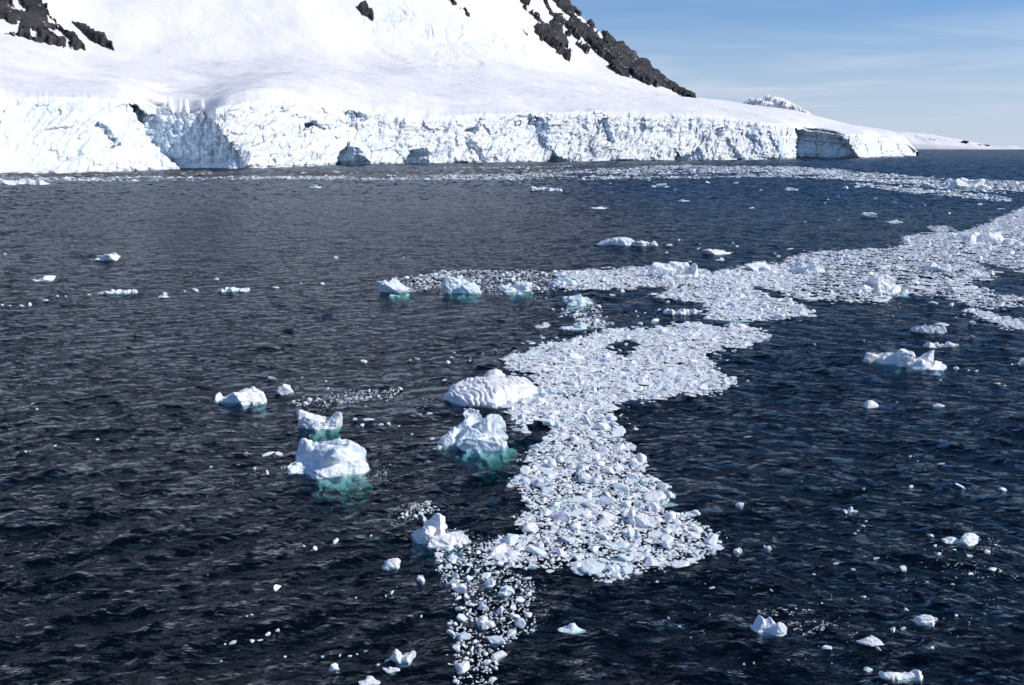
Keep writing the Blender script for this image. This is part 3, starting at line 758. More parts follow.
BERGS = [
 # foreground left group
 (329, 459, 92, 46, 'slab', 'large white iceberg with a cracked sunlit face and turquoise foot, left of the brash ice', 1,
  [(.18, -.05, .18, .72, .82, .80, -.18, .16), (-.35, .15, .25, .38, .6, .72, 0, .2), (.55, -.2, 0, .42, .6, .45, 0, .2), (-.55, -.15, 0, .35, .4, .42, 0, 0), (.0, -.7, .0, .5, .35, .34, .2, 0), (.1, .3, .55, .3, .35, .5, 0, .3)], [(.2, -.62, .55, .05), (.75, -.42, .42, .1)], .8),
 (320, 421, 54, 28, 'slab', 'white iceberg with a blue pyramid shaped end, just behind the largest left berg', 2,
  [(-.25, 0, .15, .68, .75, .75, .1, .12), (.55, -.1, .1, .36, .5, .85, 0, -.1), (-.6, .2, .2, .3, .5, .75, 0, 0), (.1, -.4, 0, .5, .5, .4, 0, 0)], [(.0, -.75, .55, .12)], .75),
 (243, 397, 56, 23, 'pyramid', 'humped white iceberg with a small knob at one end, farthest left of the near bergs', 3,
  [(.12, 0, .1, .6, .8, .95, 0, .25), (-.45, 0, 0, .4, .6, .5, 0, 0), (-.85, .2, 0, .2, .35, .55, 0, 0), (.6, -.2, 0, .4, .6, .35, 0, 0)], [(.6, -.15, .4, .05)], .7),
 (285, 391, 24, 14, 'lump', 'small white twin lump of ice right of the humped berg', 4, None, None, .7),
 (494, 388, 80, 30, 'ridged', 'oval berg with parallel furrows over its bluish back, at the edge of the brash', 5,
  [(-.05, 0, .0, .98, .95, .95, -.05, .0), (.45, .3, .0, .5, .6, .8, 0, .0), (.0, .85, .3, .25, .2, .75, 0, 0)], [(-.8, -.35, .55, .35)], 1.25),
 (478, 431, 80, 45, 'lump', 'knobbly white iceberg with a broad green submerged foot, below the furrowed berg', 6,
  [(-.4, .25, .1, .48, .5, .8, 0, 0), (.4, .3, .1, .5, .55, .72, .1, -.2), (-.1, -.3, .05, .55, .5, .66, 0, 0), (.05, -.75, 0, .6, .45, .58, 0, 0), (-.65, -.15, 0, .42, .5, .5, 0, 0), (-.1, .5, .4, .3, .3, .5, 0, 0), (.3, -.1, .1, .4, .4, .55, 0, 0)], [(.62, -.75, .62, .06), (.2, -1.35, .5, .2), (-.3, -1.1, .4, .3)], .85),
 (438, 531, 70, 40, 'lump', 'jagged wet iceberg with a spiky crest awash at the head of the brash tail', 7,
  [(-.05, .1, .1, .38, .5, .98, .1, .2), (-.4, 0, .0, .42, .5, .7, 0, -.2), (.5, -.15, 0, .5, .5, .52, 0, .1), (-.05, .45, .2, .3, .3, .6, 0, 0), (.15, -.5, 0, .45, .45, .45, 0, 0), (-.3, .3, .45, .13, .16, .6, 0, -.3)], [(-.62, -.05, .4, .08), (.3, -.45, .5, .1)], .75),
 (391, 563, 25, 17, 'slab', 'rounded white block alone to the left of the jagged wet berg', 8, [(0, 0, .1, .9, .85, .9, 0, .15), (-.3, -.3, 0, .6, .6, .6, 0, 0)], None, .75),
 (422, 580, 10, 11, 'lump', 'small upright white ice piece just left of the brash tail', 9, None, None, .7),
 (403, 656, 28, 20, 'pyramid', 'two horned white ice piece at the bottom edge', 10, [(-.35, 0, .1, .5, .7, .9, 0, -.2), (.3, .1, .05, .6, .6, .6, 0, -.35), (.65, .2, .3, .22, .3, .75, 0, .3)], None, .7),
 (391, 669, 19, 9, 'flat', 'flat white ice cake just below the two horned piece', 11, None, None, .7),
 (334, 667, 18, 14, 'slab', 'round pale ice block alone near the bottom edge, left of the two horned piece', 12, [(0, 0, .1, .9, .9, .9, 0, 0)], None, .8),
 (372, 682, 24, 12, 'flat', 'white ice slab cut by the bottom edge of the picture', 13, None, None, .7),
 # middle distance, western arm
 (396, 288, 42, 20, 'slab', 'white berg with a shaded blue side, at the western tip of the brash arm', 14, [(.2, 0, .1, .7, .8, .85, 0, .2), (-.5, .1, .1, .45, .6, .9, 0, -.1), (-.1, .4, .4, .25, .3, .6, 0, 0)], [(.35, -1.6, .8, .08)], .9),
 (459, 288, 44, 22, 'slab', 'white berg with turquoise waterline, second along the western brash arm', 15, [(.3, 0, .1, .6, .8, .9, 0, .15), (-.4, .0, .1, .5, .6, .8, 0, -.1), (.0, .4, .3, .4, .4, .5, 0, 0)], [(.4, -1.6, .8, .08)], .9),
 (517, 288, 44, 16, 'pyramid', 'pale blue peaked berg, third along the western brash arm', 16, [(.3, 0, .1, .5, .6, .85, 0, 0), (-.4, .1, 0, .6, .6, .6, 0, 0)], [(.2, -1.0, .8, .1)], .9),
 (564, 283, 34, 12, 'lump', 'low white berg, fourth along the western brash arm', 17, None, None, .8),
 (579, 301, 40, 19, 'lump', 'turquoise tinted lumpy berg south of the western brash arm', 18, None, [(-.2, -1.0, .8, .08)], .8),
 (577, 327, 30, 10, 'flat', 'low white floe between the turquoise lump and the large brash lobe', 19, None, None, .8),
 (541, 325, 20, 8, 'flat', 'small round white floe in the open water left of the brash lobe', 20, None, None, .8),
 (543, 337, 11, 4, 'flat', 'tiny flat floe just below the small round floe', 201, None, None, .8),
 (676, 274, 50, 21, 'arch', 'tabular white berg with an overhung blue recess in its front, on the brash arm', 21,
  [(-.35, .3, .3, .6, .7, .75, .05, 0), (.25, .45, .45, .65, .5, .55, 0, -.05), (.75, .2, .2, .3, .6, .7, 0, .1), (.1, -.3, 0, .9, .5, .3, 0, 0)], [(-.2, -1.0, .6, .1)], .9),
 (680, 312, 33, 9, 'long', 'low bright bar of ice floating in the gap inside the brash', 22, None, None, .6),
 (736, 327, 32, 11, 'slab', 'pale blue slab berg at the outer point of the brash lobe', 23, None, None, .7),
 (760, 267, 32, 15, 'slab', 'blue tinted berg at the neck of the right brash sheet', 24, None, None, .8),
 (808, 270, 42, 15, 'lump', 'wide lumpy blue berg on the brash sheet, next after the neck', 25, None, None, .8),
 (845, 259, 14, 8, 'lump', 'small knob berg at the rear edge of the brash sheet', 251, None, None, .8),
 (873, 288, 54, 20, 'slab', 'big pale turquoise berg at the front edge of the right brash sheet', 26, [(-.3, 0, .1, .65, .7, .7, 0, -.12), (.25, .2, .15, .5, .6, .95, 0, .1), (.7, -.1, 0, .4, .5, .5, 0, 0)], [(.6, -.7, .6, .1)], .8),
 (940, 269, 30, 12, 'lump', 'hummocky blue berg in the middle of the right brash sheet', 261, None, None, .8),
 (955, 290, 22, 9, 'lump', 'low blue berg near the front right of the brash sheet', 262, None, None, .8),
 (976, 274, 22, 8, 'slab', 'flat blue slab right of the hummocky berg on the brash sheet', 263, None, None, .8),
 (992, 240, 54, 19, 'slab', 'large white berg at the rear of the right brash sheet', 27, [(.0, 0, .1, .7, .7, .95, 0, .2), (.5, -.1, 0, .5, .6, .6, 0, .25), (-.6, .0, 0, .4, .5, .6, 0, 0)], None, .8),
 (967, 187, 44, 13, 'slab', 'pale berg with a bright cap standing in the far band of ice', 28, [(-.4, 0, .1, .55, .6, .85, 0, 0), (.3, .2, .1, .5, .5, .95, 0, 0), (.7, -.2, 0, .35, .4, .6, 0, 0)], None, .8),
 (950, 185, 12, 8, 'pyramid', 'small spire of ice in the far band beside the pale capped berg', 281, None, None, .8),
 # right open water
 (907, 359, 72, 25, 'long', 'long knobbly white berg with a green tail, alone in open water at right', 29,
  [(-.85, .5, 0, .24, .4, .75, 0, 0), (-.45, .2, .1, .36, .45, .75, 0, 0), (-.05, -.1, .1, .36, .5, .85, 0, 0), (.35, -.25, .1, .36, .5, .98, 0, 0), (.6, -.6, 0, .3, .4, .6, 0, 0), (.2, -.6, 0, .4, .4, .4, 0, 0)], [(.72, -.62, .36, .06), (.1, -.6, .35, .12)], .75),
 (929, 330, 32, 11, 'long', 'curved white floe behind the long knobbly berg', 30, None, None, .7),
 (939, 325, 16, 7, 'flat', 'short log shaped floe touching the curved floe', 31, None, None, .6),
 (940, 345, 33, 8, 'long', 'straight narrow white floe right above the long knobbly berg', 32, None, None, .6),
 (870, 405, 20, 9, 'slab', 'small angular white floe below the long knobbly berg', 33, None, None, .7),
 (938, 405, 11, 5, 'flat', 'little white floe right of the small angular floe', 34, None, None, .7),
 (1022, 363, 12, 7, 'pyramid', 'small pointed floe cut by the right edge', 35, None, None, .7),
 (768, 626, 34, 26, 'lump', 'knobbly white berg with churned foam trailing to its right, lower right water', 36,
  [(-.35, .3, .1, .5, .6, .85, 0, 0), (.1, .1, .15, .5, .6, .95, 0, .1), (.5, -.4, 0, .4, .5, .7, 0, .2), (-.6, .0, 0, .35, .4, .5, 0, 0)], None, .75),
 (964, 540, 38, 14, 'long', 'low white floe washed by foam, right of the open dark water', 37, [(.2, 0, .1, .6, .7, .95, 0, -.15), (-.5, .1, 0, .5, .5, .45, 0, 0)], None, .6),
 (850, 511, 15, 9, 'pyramid', 'small cone of white ice in the dark water at right', 38, None, None, .7),
 (738, 550, 13, 11, 'lump', 'round white knob of ice right of the brash edge', 39, None, None, .8),
 (768, 548, 11, 9, 'lump', 'round white knob of ice, second right of the brash edge', 40, None, None, .8),
 (925, 619, 32, 16, 'lump', 'cluster shaped white floe in the lower right water', 41, None, None, .7),
 (872, 640, 24, 13, 'flat', 'oblong white floe left of the cluster shaped one', 42, None, None, .6),
 (900, 673, 38, 17, 'long', 'lumpy white floe at the lower right edge of the picture', 43, None, None, .6),
 (575, 627, 28, 11, 'flat', 'flat white cake of ice right of the brash tail', 44, None, None, .6),
 # left open water
 (110, 258, 24, 11, 'slab', 'white floe with a blue shaded end, highest on the left water', 45, None, None, .8),
 (45, 279, 22, 7, 'slab', 'low white floe near the left edge of the picture', 46, None, None, .8),
 (121, 292, 30, 7, 'long', 'long low white floe in the row on the left water', 47, None, None, .7),
 (164, 296, 16, 6, 'flat', 'short white floe in the row, next to the long low one', 48, None, None, .8),
 (234, 290, 32, 7, 'long', 'jagged low floe at the right end of the row on the left water', 49, None, None, .7),
 # far open water
 (628, 243, 58, 11, 'long', 'long thin white floe in open water beyond the brash arm', 50, [(-.6, .4, 0, .45, .5, .9, 0, 0), (-.1, .1, 0, .5, .5, .7, 0, 0), (.35, -.3, 0, .35, .4, .55, 0, 0), (.8, -.5, 0, .25, .4, .8, 0, 0)], None, .6),
 (716, 252, 32, 8, 'slab', 'blue white slab floe beyond the brash arm', 51, None, None, .7),
 (720, 260, 11, 5, 'flat', 'small floe just below the blue white slab', 52, None, None, .7),
 (870, 216, 23, 6, 'flat', 'smooth lens shaped white floe beyond the right brash sheet', 53, [(0, 0, 0, 1, .9, .9, 0, 0)], None, .6),
 (891, 222, 17, 4, 'flat', 'thin floe just below the lens shaped one', 54, None, None, .6),
 (546, 190, 32, 5, 'long', 'thin white floe in the middle of the far water', 55, None, None, .7),
 (597, 208, 18, 4, 'flat', 'small white floe lower right of the thin one in the far water', 56, None, None, .7),
 (661, 186, 20, 6, 'slab', 'peaked white floe off the far band of ice', 57, None, None, .7),
 (682, 201, 13, 5, 'flat', 'small floe right below the peaked one off the far band', 58, None, None, .7),
 (789, 190, 16, 5, 'slab', 'white floe below the middle of the far band', 59, None, None, .7),
 (315, 187, 14, 3, 'flat', 'tiny white floe under the cliff on the left far water', 60, None, None, .7),
 (25, 184, 40, 4, 'long', 'row of ice blocks frozen together near the left end of the far band', 61, None, None, .7),
 # larger pieces inside the near brash
 (597, 478, 44, 18, 'slab', 'curved pale turquoise slab lying within the near brash', 62, [(-.6, .3, .1, .45, .5, .8, 0, 0), (-.1, 0, .05, .5, .5, .6, 0, .1), (.5, -.3, 0, .55, .45, .5, 0, .1)], None, .6),
 (593, 456, 28, 18, 'slab', 'white block with a blue shaded side in the upper near brash', 63, None, None, .8),
 (645, 520, 36, 23, 'slab', 'largest flat topped white block in the near brash', 64, [(.1, 0, .2, .85, .8, .75, .05, .12), (-.6, 0, .2, .4, .7, .9, 0, 0)], None, .8),
 (633, 533, 18, 17, 'pyramid', 'upright pale blue block in front of the flat topped one', 65, None, None, .8),
 (655, 508, 20, 14, 'lump', 'smooth white boulder of ice behind the flat topped block', 66, None, None, .8),
 (546, 511, 18, 10, 'slab', 'smooth white slab at the left side of the near brash', 67, None, None, .8),
 (571, 540, 24, 12, 'slab', 'wedge shaped white slab low in the near brash', 68, None, None, .7),
 (489, 582, 20, 15, 'lump', 'white boulder of ice at the top of the brash tail', 69, None, None, .8),
 (504, 592, 26, 17, 'lump', 'angular white block right of the boulder in the brash tail', 70, None, None, .8),
 (484, 623, 26, 17, 'lump', 'large twin topped block in the middle of the brash tail', 71, None, None, .8),
 (496, 641, 20, 15, 'slab', 'leaning white slab low in the brash tail', 72, None, None, .7),
 (553, 422, 26, 12, 'lump', 'blue white hummock at the narrow neck of the brash', 73, None, None, .8),
 (585, 420, 16, 12, 'pyramid', 'pale blue peak of ice at the neck of the brash', 74, None, None, .8),
 (552, 392, 30, 10, 'long', 'row of bluish blocks just right of the furrowed berg', 75, None, None, .6),
 (573, 356, 26, 9, 'slab', 'pale blue slab in the upper left of the large brash lobe', 76, None, None, .8),
 (598, 441, 20, 11, 'lump', 'pale hummock between the neck and the curved slab', 77, None, None, .8),
]
for b in BERGS:
    px, py, w_, h_, st, lab, sd, lb, ft, dp = b
    berg(px, py, w_, h_, st, lab, sd, lb, ft, depth=dp, groove=(math.radians(20), 12, .035) if st == 'ridged' else None, name='iceberg' if w_ > 30 else 'ice_floe')

# ------------------------------------------------------------------ brash
PIECES = []   # x, y, size, flat, tint, region
def fill(region, n, s_lo, s_hi, flat=.55, power=2.2, spread=.72, px_floor=1.6, tries=6, edge_soft=2.0, thin=1.0):
    poly = POLY[region]; P = np.array(poly, float)
    x0, y0, x1, y1 = P[:, 0].min(), P[:, 1].min(), P[:, 0].max(), P[:, 1].max()
    m = n * 14
    px = rng.uniform(x0, x1, m); inv = rng.uniform(1 / (y1 - HZ) ** 2, 1 / (y0 - HZ) ** 2, m); py = HZ + inv ** -.5
    sc = np.clip((py - HZ) / 250, .12, 1.0)
    jx = edge_soft * sc * 2.2 * vnoise(px / (14 * sc), py / (6 * sc), 0, 31) + edge_soft * sc * vnoise(px / (4 * sc), py / (2 * sc), 0, 33); jy = edge_soft * sc * 1.2 * vnoise(px / (12 * sc), py / (5 * sc), 0, 32)
    ok = in_poly(px + jx, py + jy, poly)
    lx = 9 * sc * rng.normal(0, 1, m) * (rng.uniform(0, 1, m) < .22); ly = 3.2 * sc * rng.normal(0, 1, m)
    ok &= in_poly(px + jx + lx, py + jy + ly, poly) | (rng.uniform(0, 1, m) < .35)
    ok |= in_poly(px + jx + lx, py + jy + ly, poly) & (rng.uniform(0, 1, m) < .2)
    for h in HOLES: ok &= ~in_poly(px + jx, py + jy, h)
    ok &= rng.uniform(0, 1, m) < thin
    if region.startswith('far'): ok &= fbm(px / 45., py / 1.3, 0, 3, 61) > (-.26 if region == 'far_left' else -.2)
    px, py = px[ok][:n * tries], py[ok][:n * tries]
    X, Y = ground(px, py)
    mp = np.hypot(Y, CAM_H) / F
    u = rng.uniform(0, 1, len(X))
    s = s_lo * (1 - u * (1 - (s_hi / s_lo) ** -power)) ** (-1 / power)
    s = np.maximum(s, px_floor * mp * rng.uniform(.8, 1.5, len(X)))
    X, Y, s = X[:n], Y[:n], s[:n]
    order = np.argsort(-s)
    nb = int(len(X) * .16)
    cnt = 0
    for q, i in enumerate(order):
        x, y, r = float(X[i]), float(Y[i]), float(s[i]) * .5
        if q < nb:
            if not occ_free(x, y, r, spread): continue
            occ_add(x, y, r)
        elif thin < .9 and not occ_free(x, y, r, .55): continue
        cnt += 1
        PIECES.append((x, y, s[i], flat, region))
    return cnt
got = {}
got['near'] = fill('near', 11500, .085, 1.15, .55, 1.8, .85)
got['tail'] = fill('tail', 1900, .065, .85, .6, 1.6, .95, thin=.7)
got['lobe'] = fill('lobe', 14000, .14, 1.2, .5, 2.5, .85)
got['steps'] = fill('steps', 5200, .2, 1.3, .5, 2.5, .85)
got['arm'] = fill('arm', 5200, .2, 1.3, .5, 2.5, .85)
got['west'] = fill('west', 1700, .2, 1.2, .5, 2.2, .85, thin=.6)
got['sheet'] = fill('sheet', 20000, .24, 1.8, .45, 2.5, .85)
for r_, n_ in (('corner', 900), ('patch', 200), ('edge1', 360)): got[r_] = fill(r_, n_, .25, 1.3, .45, 2.3, .85)
got['wisp'] = fill('wisp', 450, .08, .5, .5, 1.9, .9, thin=.6)
got['bits1'] = fill('bits1', 300, .07, .6, .5, 1.6, .95, thin=.5)
got['bits2'] = fill('bits2', 200, .16, .8, .5, 2, .9); got['bits3'] = fill('bits3', 260, .16, .8, .5, 2, .8)
got['bits4'] = fill('bits4', 160, .07, .35, .5, 1.9, .8)
got['far_left'] = fill('far_left', 9500, .8, 4.0, .42, 2.0, .8, 1.2, edge_soft=1.3)
got['far_right'] = fill('far_right', 6500, .8, 4.5, .42, 1.9, .8, 1.2, edge_soft=1.3)
got['far_branch'] = fill('far_branch', 800, .7, 3.0, .42, 1.8, .8, 1.2, edge_soft=1.3)
got['far_line'] = fill('far_line', 260, 1.2, 3.5, .35, 1.8, .8, 1.3, edge_soft=.2)
print('brash', got)

def zwave(X, Y):
    R_ = np.maximum(np.hypot(X, Y), 15.)
    return np.where(R_ < 420, wave(X, Y) * (1 - sstep(250, 420, R_)), 0) + far_chop(R_, np.arctan2(X, Y))
PX = np.array([p[0] for p in PIECES]); PY = np.array([p[1] for p in PIECES]); PS = np.array([p[2] for p in PIECES])
PF = np.array([p[3] for p in PIECES]); PR = np.array([p[4] for p in PIECES])
ipx, ipy = project(PX, PY, np.zeros_like(PX))
inframe = (ipx > -5) & (ipx < W + 5) & (ipy < H_IMG + 6)
psz = np.where(inframe, PS / np.hypot(PY, CAM_H), 0)
big = set(np.argsort(-psz)[:296].tolist())
PZ = zwave(PX, PY)

WORDS = {'near': ('white chunk of ice packed among others in the near middle brash', 'ice chunks in the near middle brash'),
         'tail': ('white chunk of ice loosely packed in the brash tail at the bottom', 'ice chunks in the brash tail'),
         'lobe': ('white chunk of ice in the brash lobe behind the furrowed berg', 'ice chunks in the large brash lobe'),
         'far': ('pale block of ice in the thin far band below the cliff', 'ice blocks in the far band'),
         'sheet': ('white chunk of ice on the right hand brash sheet towards the horizon', 'ice chunks on the right brash sheet'),
         'arm': ('white chunk of ice in the brash arm reaching west', 'ice chunks in the brash arm')}
def words_for(r):
    if r.startswith('far'): return WORDS['far']
    if r in ('near', 'tail', 'lobe', 'sheet'): return WORDS[r]
    if r == 'bits4': return WORDS['tail']
    if r in ('corner', 'patch', 'edge1'): return WORDS['sheet']
    if r in ('wisp', 'bits1'): return ('small white ice bit strewn around the left bergs', 'ice bits around the left bergs')
    return WORDS['arm']
def single(x, y, s, flat, label, group, name='ice_chunk', cat='ice chunk', elong=None):
    e = elong or rng.uniform(.6, 1.0)
    z = float(zwave(np.array([x]), np.array([y]))[0])
    hh = s * .5 * flat * rng.uniform(.6, 1.35)
    return add(name, CHUNK_MESH[int(rng.integers(len(CHUNK_MESH)))], None, label=label, cat=cat, group=group,
               loc=(x, y, z + hh * .2), rot=(rng.uniform(-.3, .3), rng.uniform(-.3, .3), rng.uniform(0, 6.28)), scale=(s * .5 * 1.12, s * .5 * 1.12 * e, hh))
for i in sorted(big):
    lab, grp = words_for(str(PR[i]))
    single(float(PX[i]), float(PY[i]), float(PS[i]), float(PF[i]), lab, grp)

# everything else of the brash: one mesh of many small pieces
def pile(name, x, y, z, sz, hh, lvl, tint, e, tilt, mat, label, cat):
    x, y, z, sz, hh, lvl, tint, e = (np.asarray(a_, float) for a_ in (x, y, z, sz, hh, lvl, tint, e))
    V, Fc, T = [], [], []; off = 0
    for L_ in (1, 2):
        for k, (co_, fa) in enumerate(PRO[L_]):
            sel = np.where((lvl == L_) & ((np.arange(len(x)) * 7919 // 13) % len(PRO[L_]) == k))[0]
            if not len(sel): continue
            a = rng.uniform(0, 6.28, len(sel))[:, None]
            q0 = co_[None, :, 0] * sz[sel, None] * .56; q1 = co_[None, :, 1] * (sz[sel] * e[sel])[:, None] * .56
            q2 = co_[None, :, 2] * hh[sel, None] + q0 * tilt[sel, 0:1] + q1 * tilt[sel, 1:2]
            X = q0 * np.cos(a) - q1 * np.sin(a) + x[sel, None]; Y = q0 * np.sin(a) + q1 * np.cos(a) + y[sel, None]
            V.append(np.stack([X, Y, q2 + z[sel, None]], -1).reshape(-1, 3))
            nv = len(co_)
            Fc.append((fa[None] + (np.arange(len(sel)) * nv)[:, None, None]).reshape(-1, 3) + off)
            T.append(np.repeat(tint[sel], nv)); off += len(sel) * nv
    me = mesh_from(name, np.concatenate(V), None, np.concatenate(Fc), smooth=False)
    point_attr(me, 'tint', np.concatenate(T))
    return add(name, me, mat, kind='stuff', label=label, cat=cat)
rest = np.array([i for i in range(len(PIECES)) if i not in big])
nR = len(rest)
hR = PS[rest] * .5 * PF[rest] * rng.uniform(.5, 1.4, nR)
pile('brash_ice', PX[rest], PY[rest], PZ[rest] + hR * rng.uniform(.05, .5, nR), PS[rest], hR, np.where(psz[rest] * F > 5.0, 2, 1), rng.uniform(0, 1, nR), rng.uniform(.5, 1, nR), rng.normal(0, .25, (nR, 2)), ICE_ATT,
     'crowded field of small broken ice drifting across the water', 'brash ice')
# thin slush lying level with the water between the chunks
sl_all = np.arange(len(PIECES))
keep = np.array([PR[i] not in ('bits1', 'bits2', 'bits3', 'bits4', 'wisp', 'west', 'tail', 'far_line') for i in range(len(PIECES))]) & (rng.uniform(0, 1, len(PIECES)) < np.where(PR == 'near', .7, 1.1))
sl_i = np.where(keep)[0]
sl_i = np.concatenate([sl_i, sl_i[np.isin(PR[sl_i], ['sheet', 'arm', 'steps', 'lobe'])]]); nS = len(sl_i)
a = rng.uniform(0, 6.28, nS); d_ = PS[sl_i] * rng.uniform(.2, .8, nS)
pile('slush', PX[sl_i] + d_ * np.cos(a), PY[sl_i] + d_ * np.sin(a), PZ[sl_i] + rng.uniform(0, .02, nS), PS[sl_i] * rng.uniform(1.0, 1.8, nS), .035 + .02 * PS[sl_i], np.ones(nS), rng.uniform(0.06, .6, nS), rng.uniform(.5, 1, nS), np.zeros((nS, 2)), ICE_ATT,
     'thin grey slush between the chunks of brash ice', 'slush')

# ------------------------------------------------------------------ single bits in open water
BITS = {
 ('small white ice bit in the open water at lower right', 'ice bits in the lower right water'): [(863, 526, 6), (855, 534, 5), (858, 530, 4), (866, 521, 5), (935, 545, 5), (931, 534, 10), (939, 556, 8), (969, 557, 7), (987, 553, 9), (955, 550, 6), (996, 545, 6), (876, 560, 7), (903, 570, 11), (836, 564, 5), (853, 570, 5), (814, 574, 4), (771, 592, 6), (864, 597, 7), (822, 603, 4), (827, 647, 10), (788, 661, 5), (906, 610, 8), (893, 630, 11), (903, 629, 6), (878, 648, 8), (956, 614, 7), (932, 650, 6), (744, 663, 5), (754, 662, 5), (868, 669, 10), (879, 641, 5), (927, 583, 4), (953, 583, 5), (970, 574, 6), (993, 572, 9), (1000, 573, 5), (945, 600, 4), (985, 612, 4), (956, 578, 4), (864, 490, 5), (911, 487, 6), (960, 487, 13), (1003, 490, 9), (740, 507, 13), (913, 505, 3), (747, 437, 7), (711, 588, 7), (668, 618, 5), (680, 625, 5), (657, 583, 4), (691, 562, 4), (887, 687, 8), (910, 456, 4), (941, 465, 8), (918, 462, 3)],
 ('little white ice bit in the dark water at lower left', 'ice bits in the lower left water'): [(277, 589, 11), (278, 632, 8), (268, 635, 9), (260, 640, 6), (252, 641, 6), (233, 643, 8), (225, 644, 4), (304, 547, 5), (315, 548, 9), (285, 657, 4), (323, 655, 4), (340, 654, 4), (350, 655, 5), (357, 653, 4), (365, 650, 4), (378, 664, 5), (388, 660, 7), (410, 616, 5), (392, 592, 6), (386, 596, 4), (356, 599, 3), (252, 616, 3), (247, 617, 3), (32, 405, 3), (37, 409, 4), (98, 439, 4), (18, 453, 3), (26, 452, 4), (55, 447, 4), (211, 467, 4), (336, 541, 9), (455, 527, 3), (371, 537, 4), (246, 455, 9), (255, 467, 6), (282, 468, 4), (238, 466, 6), (421, 615, 4), (221, 659, 3)],
 ('small white ice bit near the three left bergs', 'ice bits around the left bergs'): [(268, 454, 14), (280, 454, 9), (267, 474, 8), (285, 469, 7), (271, 379, 11), (326, 382, 4), (302, 377, 3), (328, 389, 5), (355, 421, 7), (362, 425, 8), (367, 421, 14), (381, 424, 8), (389, 424, 7), (399, 425, 4), (363, 362, 9), (245, 409, 4), (335, 418, 4), (429, 414, 9), (419, 415, 8), (436, 413, 4), (412, 434, 4), (432, 441, 7), (440, 448, 9), (434, 449, 6), (444, 381, 7), (452, 390, 8), (448, 364, 8), (470, 362, 5), (454, 353, 5), (418, 358, 7), (452, 358, 5), (483, 354, 5), (495, 351, 5), (471, 358, 3), (410, 360, 3)],
 ('tiny white ice bit far out on the left water', 'ice bits on the far left water'): [(336, 258, 7), (216, 280, 7), (196, 291, 10), (89, 294, 6), (101, 293, 9), (46, 301, 9), (58, 297, 6), (30, 304, 10), (2, 306, 7), (22, 305, 6), (274, 288, 11), (5, 254, 5), (206, 184, 3), (66, 297, 4), (404, 258, 3), (323, 284, 5), (301, 283, 4), (185, 292, 5), (222, 291, 4), (10, 306, 5)],
 ('small white floe bit strewn on the water beyond the brash', 'ice bits beyond the brash'): [(679, 240, 4), (669, 245, 8), (667, 253, 6), (700, 244, 4), (733, 243, 4), (737, 247, 4), (725, 246, 3), (698, 249, 5), (775, 254, 9), (778, 257, 6), (752, 208, 5), (825, 204, 4), (839, 220, 4), (875, 200, 5), (828, 200, 4), (846, 200, 3), (911, 207, 3), (949, 214, 6), (805, 222, 3), (838, 197, 5), (845, 189, 9), (857, 188, 7), (925, 206, 3), (1004, 195, 6), (980, 205, 9), (1000, 210, 9), (790, 249, 6), (820, 228, 3), (690, 262, 5), (760, 190, 5), (735, 183, 8), (707, 183, 7), (648, 181, 9), (603, 180, 6), (675, 190, 6), (520, 183, 5), (610, 184, 5), (1018, 187, 6), (895, 202, 4)],
 ('small white floe bit on the water right of the brash lobe', 'ice bits right of the brash lobe'): [(934, 304, 12), (951, 306, 9), (900, 308, 3), (956, 318, 4), (972, 337, 5), (971, 324, 9), (957, 368, 9), (968, 370, 5), (976, 371, 5), (936, 375, 10), (941, 380, 4), (997, 385, 7), (1005, 386, 4), (970, 392, 4), (911, 455, 3), (936, 372, 4), (771, 312, 4), (864, 342, 3), (897, 402, 3), (1012, 365, 5), (893, 316, 3), (815, 345, 3)],
 ('small white floe bit in the water pocket inside the brash', 'ice bits in the brash pockets'): [(612, 324, 8), (640, 323, 10), (655, 322, 18), (638, 316, 5), (636, 311, 4), (668, 302, 6), (612, 296, 7), (622, 292, 10), (659, 310, 5), (626, 345, 8), (612, 348, 6), (560, 318, 8), (553, 309, 6), (528, 342, 5), (596, 312, 7), (567, 311, 6), (690, 330, 6), (700, 312, 7), (645, 313, 4), (620, 350, 5), (535, 300, 5), (546, 298, 4)],
}
for (lab, grp), pts in BITS.items():
    for px, py, w_ in pts:
        x, y = ground(px, py)
        mp = math.hypot(float(y), CAM_H) / F
        single(float(x), float(y), w_ * mp, .5, lab, grp, name='ice_fragment', cat='ice bit', elong=rng.uniform(.35, .8))

# ------------------------------------------------------------------ churned foam beside a few bergs
FO = []
def foam(px, py, rx, ry, n, ang=0.0, smax=3.2):
    a = rng.uniform(0, 6.28, n); q = np.sqrt(rng.uniform(0, 1, n))
    u, w_ = rx * q * np.cos(a), ry * q * np.sin(a)
    x_, y_ = px + u * math.cos(ang) - w_ * math.sin(ang), py + u * math.sin(ang) + w_ * math.cos(ang)
    ok = vnoise(x_ / 5., y_ / 2.6, 0, 3) > -.05
    x, y = ground(x_[ok], y_[ok])
    FO.append(np.stack([x, y, np.hypot(y, CAM_H) / F * smax * rng.uniform(.25, 1, len(x)) ** 1.6], -1))
foam(803, 628, 34, 7, 420, -.05); foam(785, 612, 30, 4, 130, .0); foam(985, 545, 26, 9, 150, .2, 2.4); foam(965, 528, 22, 3, 80)
foam(372, 470, 20, 10, 260, -.2, 2.6); foam(350, 487, 45, 6, 160, -.15, 2.2); foam(462, 540, 26, 12, 330, .2, 2.6); foam(405, 515, 20, 9, 140, -.4, 2.4)
foam(425, 405, 18, 6, 70, 0, 2.4); foam(345, 405, 55, 5, 150, -.1, 2.6); foam(255, 480, 30, 9, 50, 0, 2); foam(980, 572, 40, 6, 90, .1, 2.6); foam(540, 600, 10, 30, 90, 0, 2)
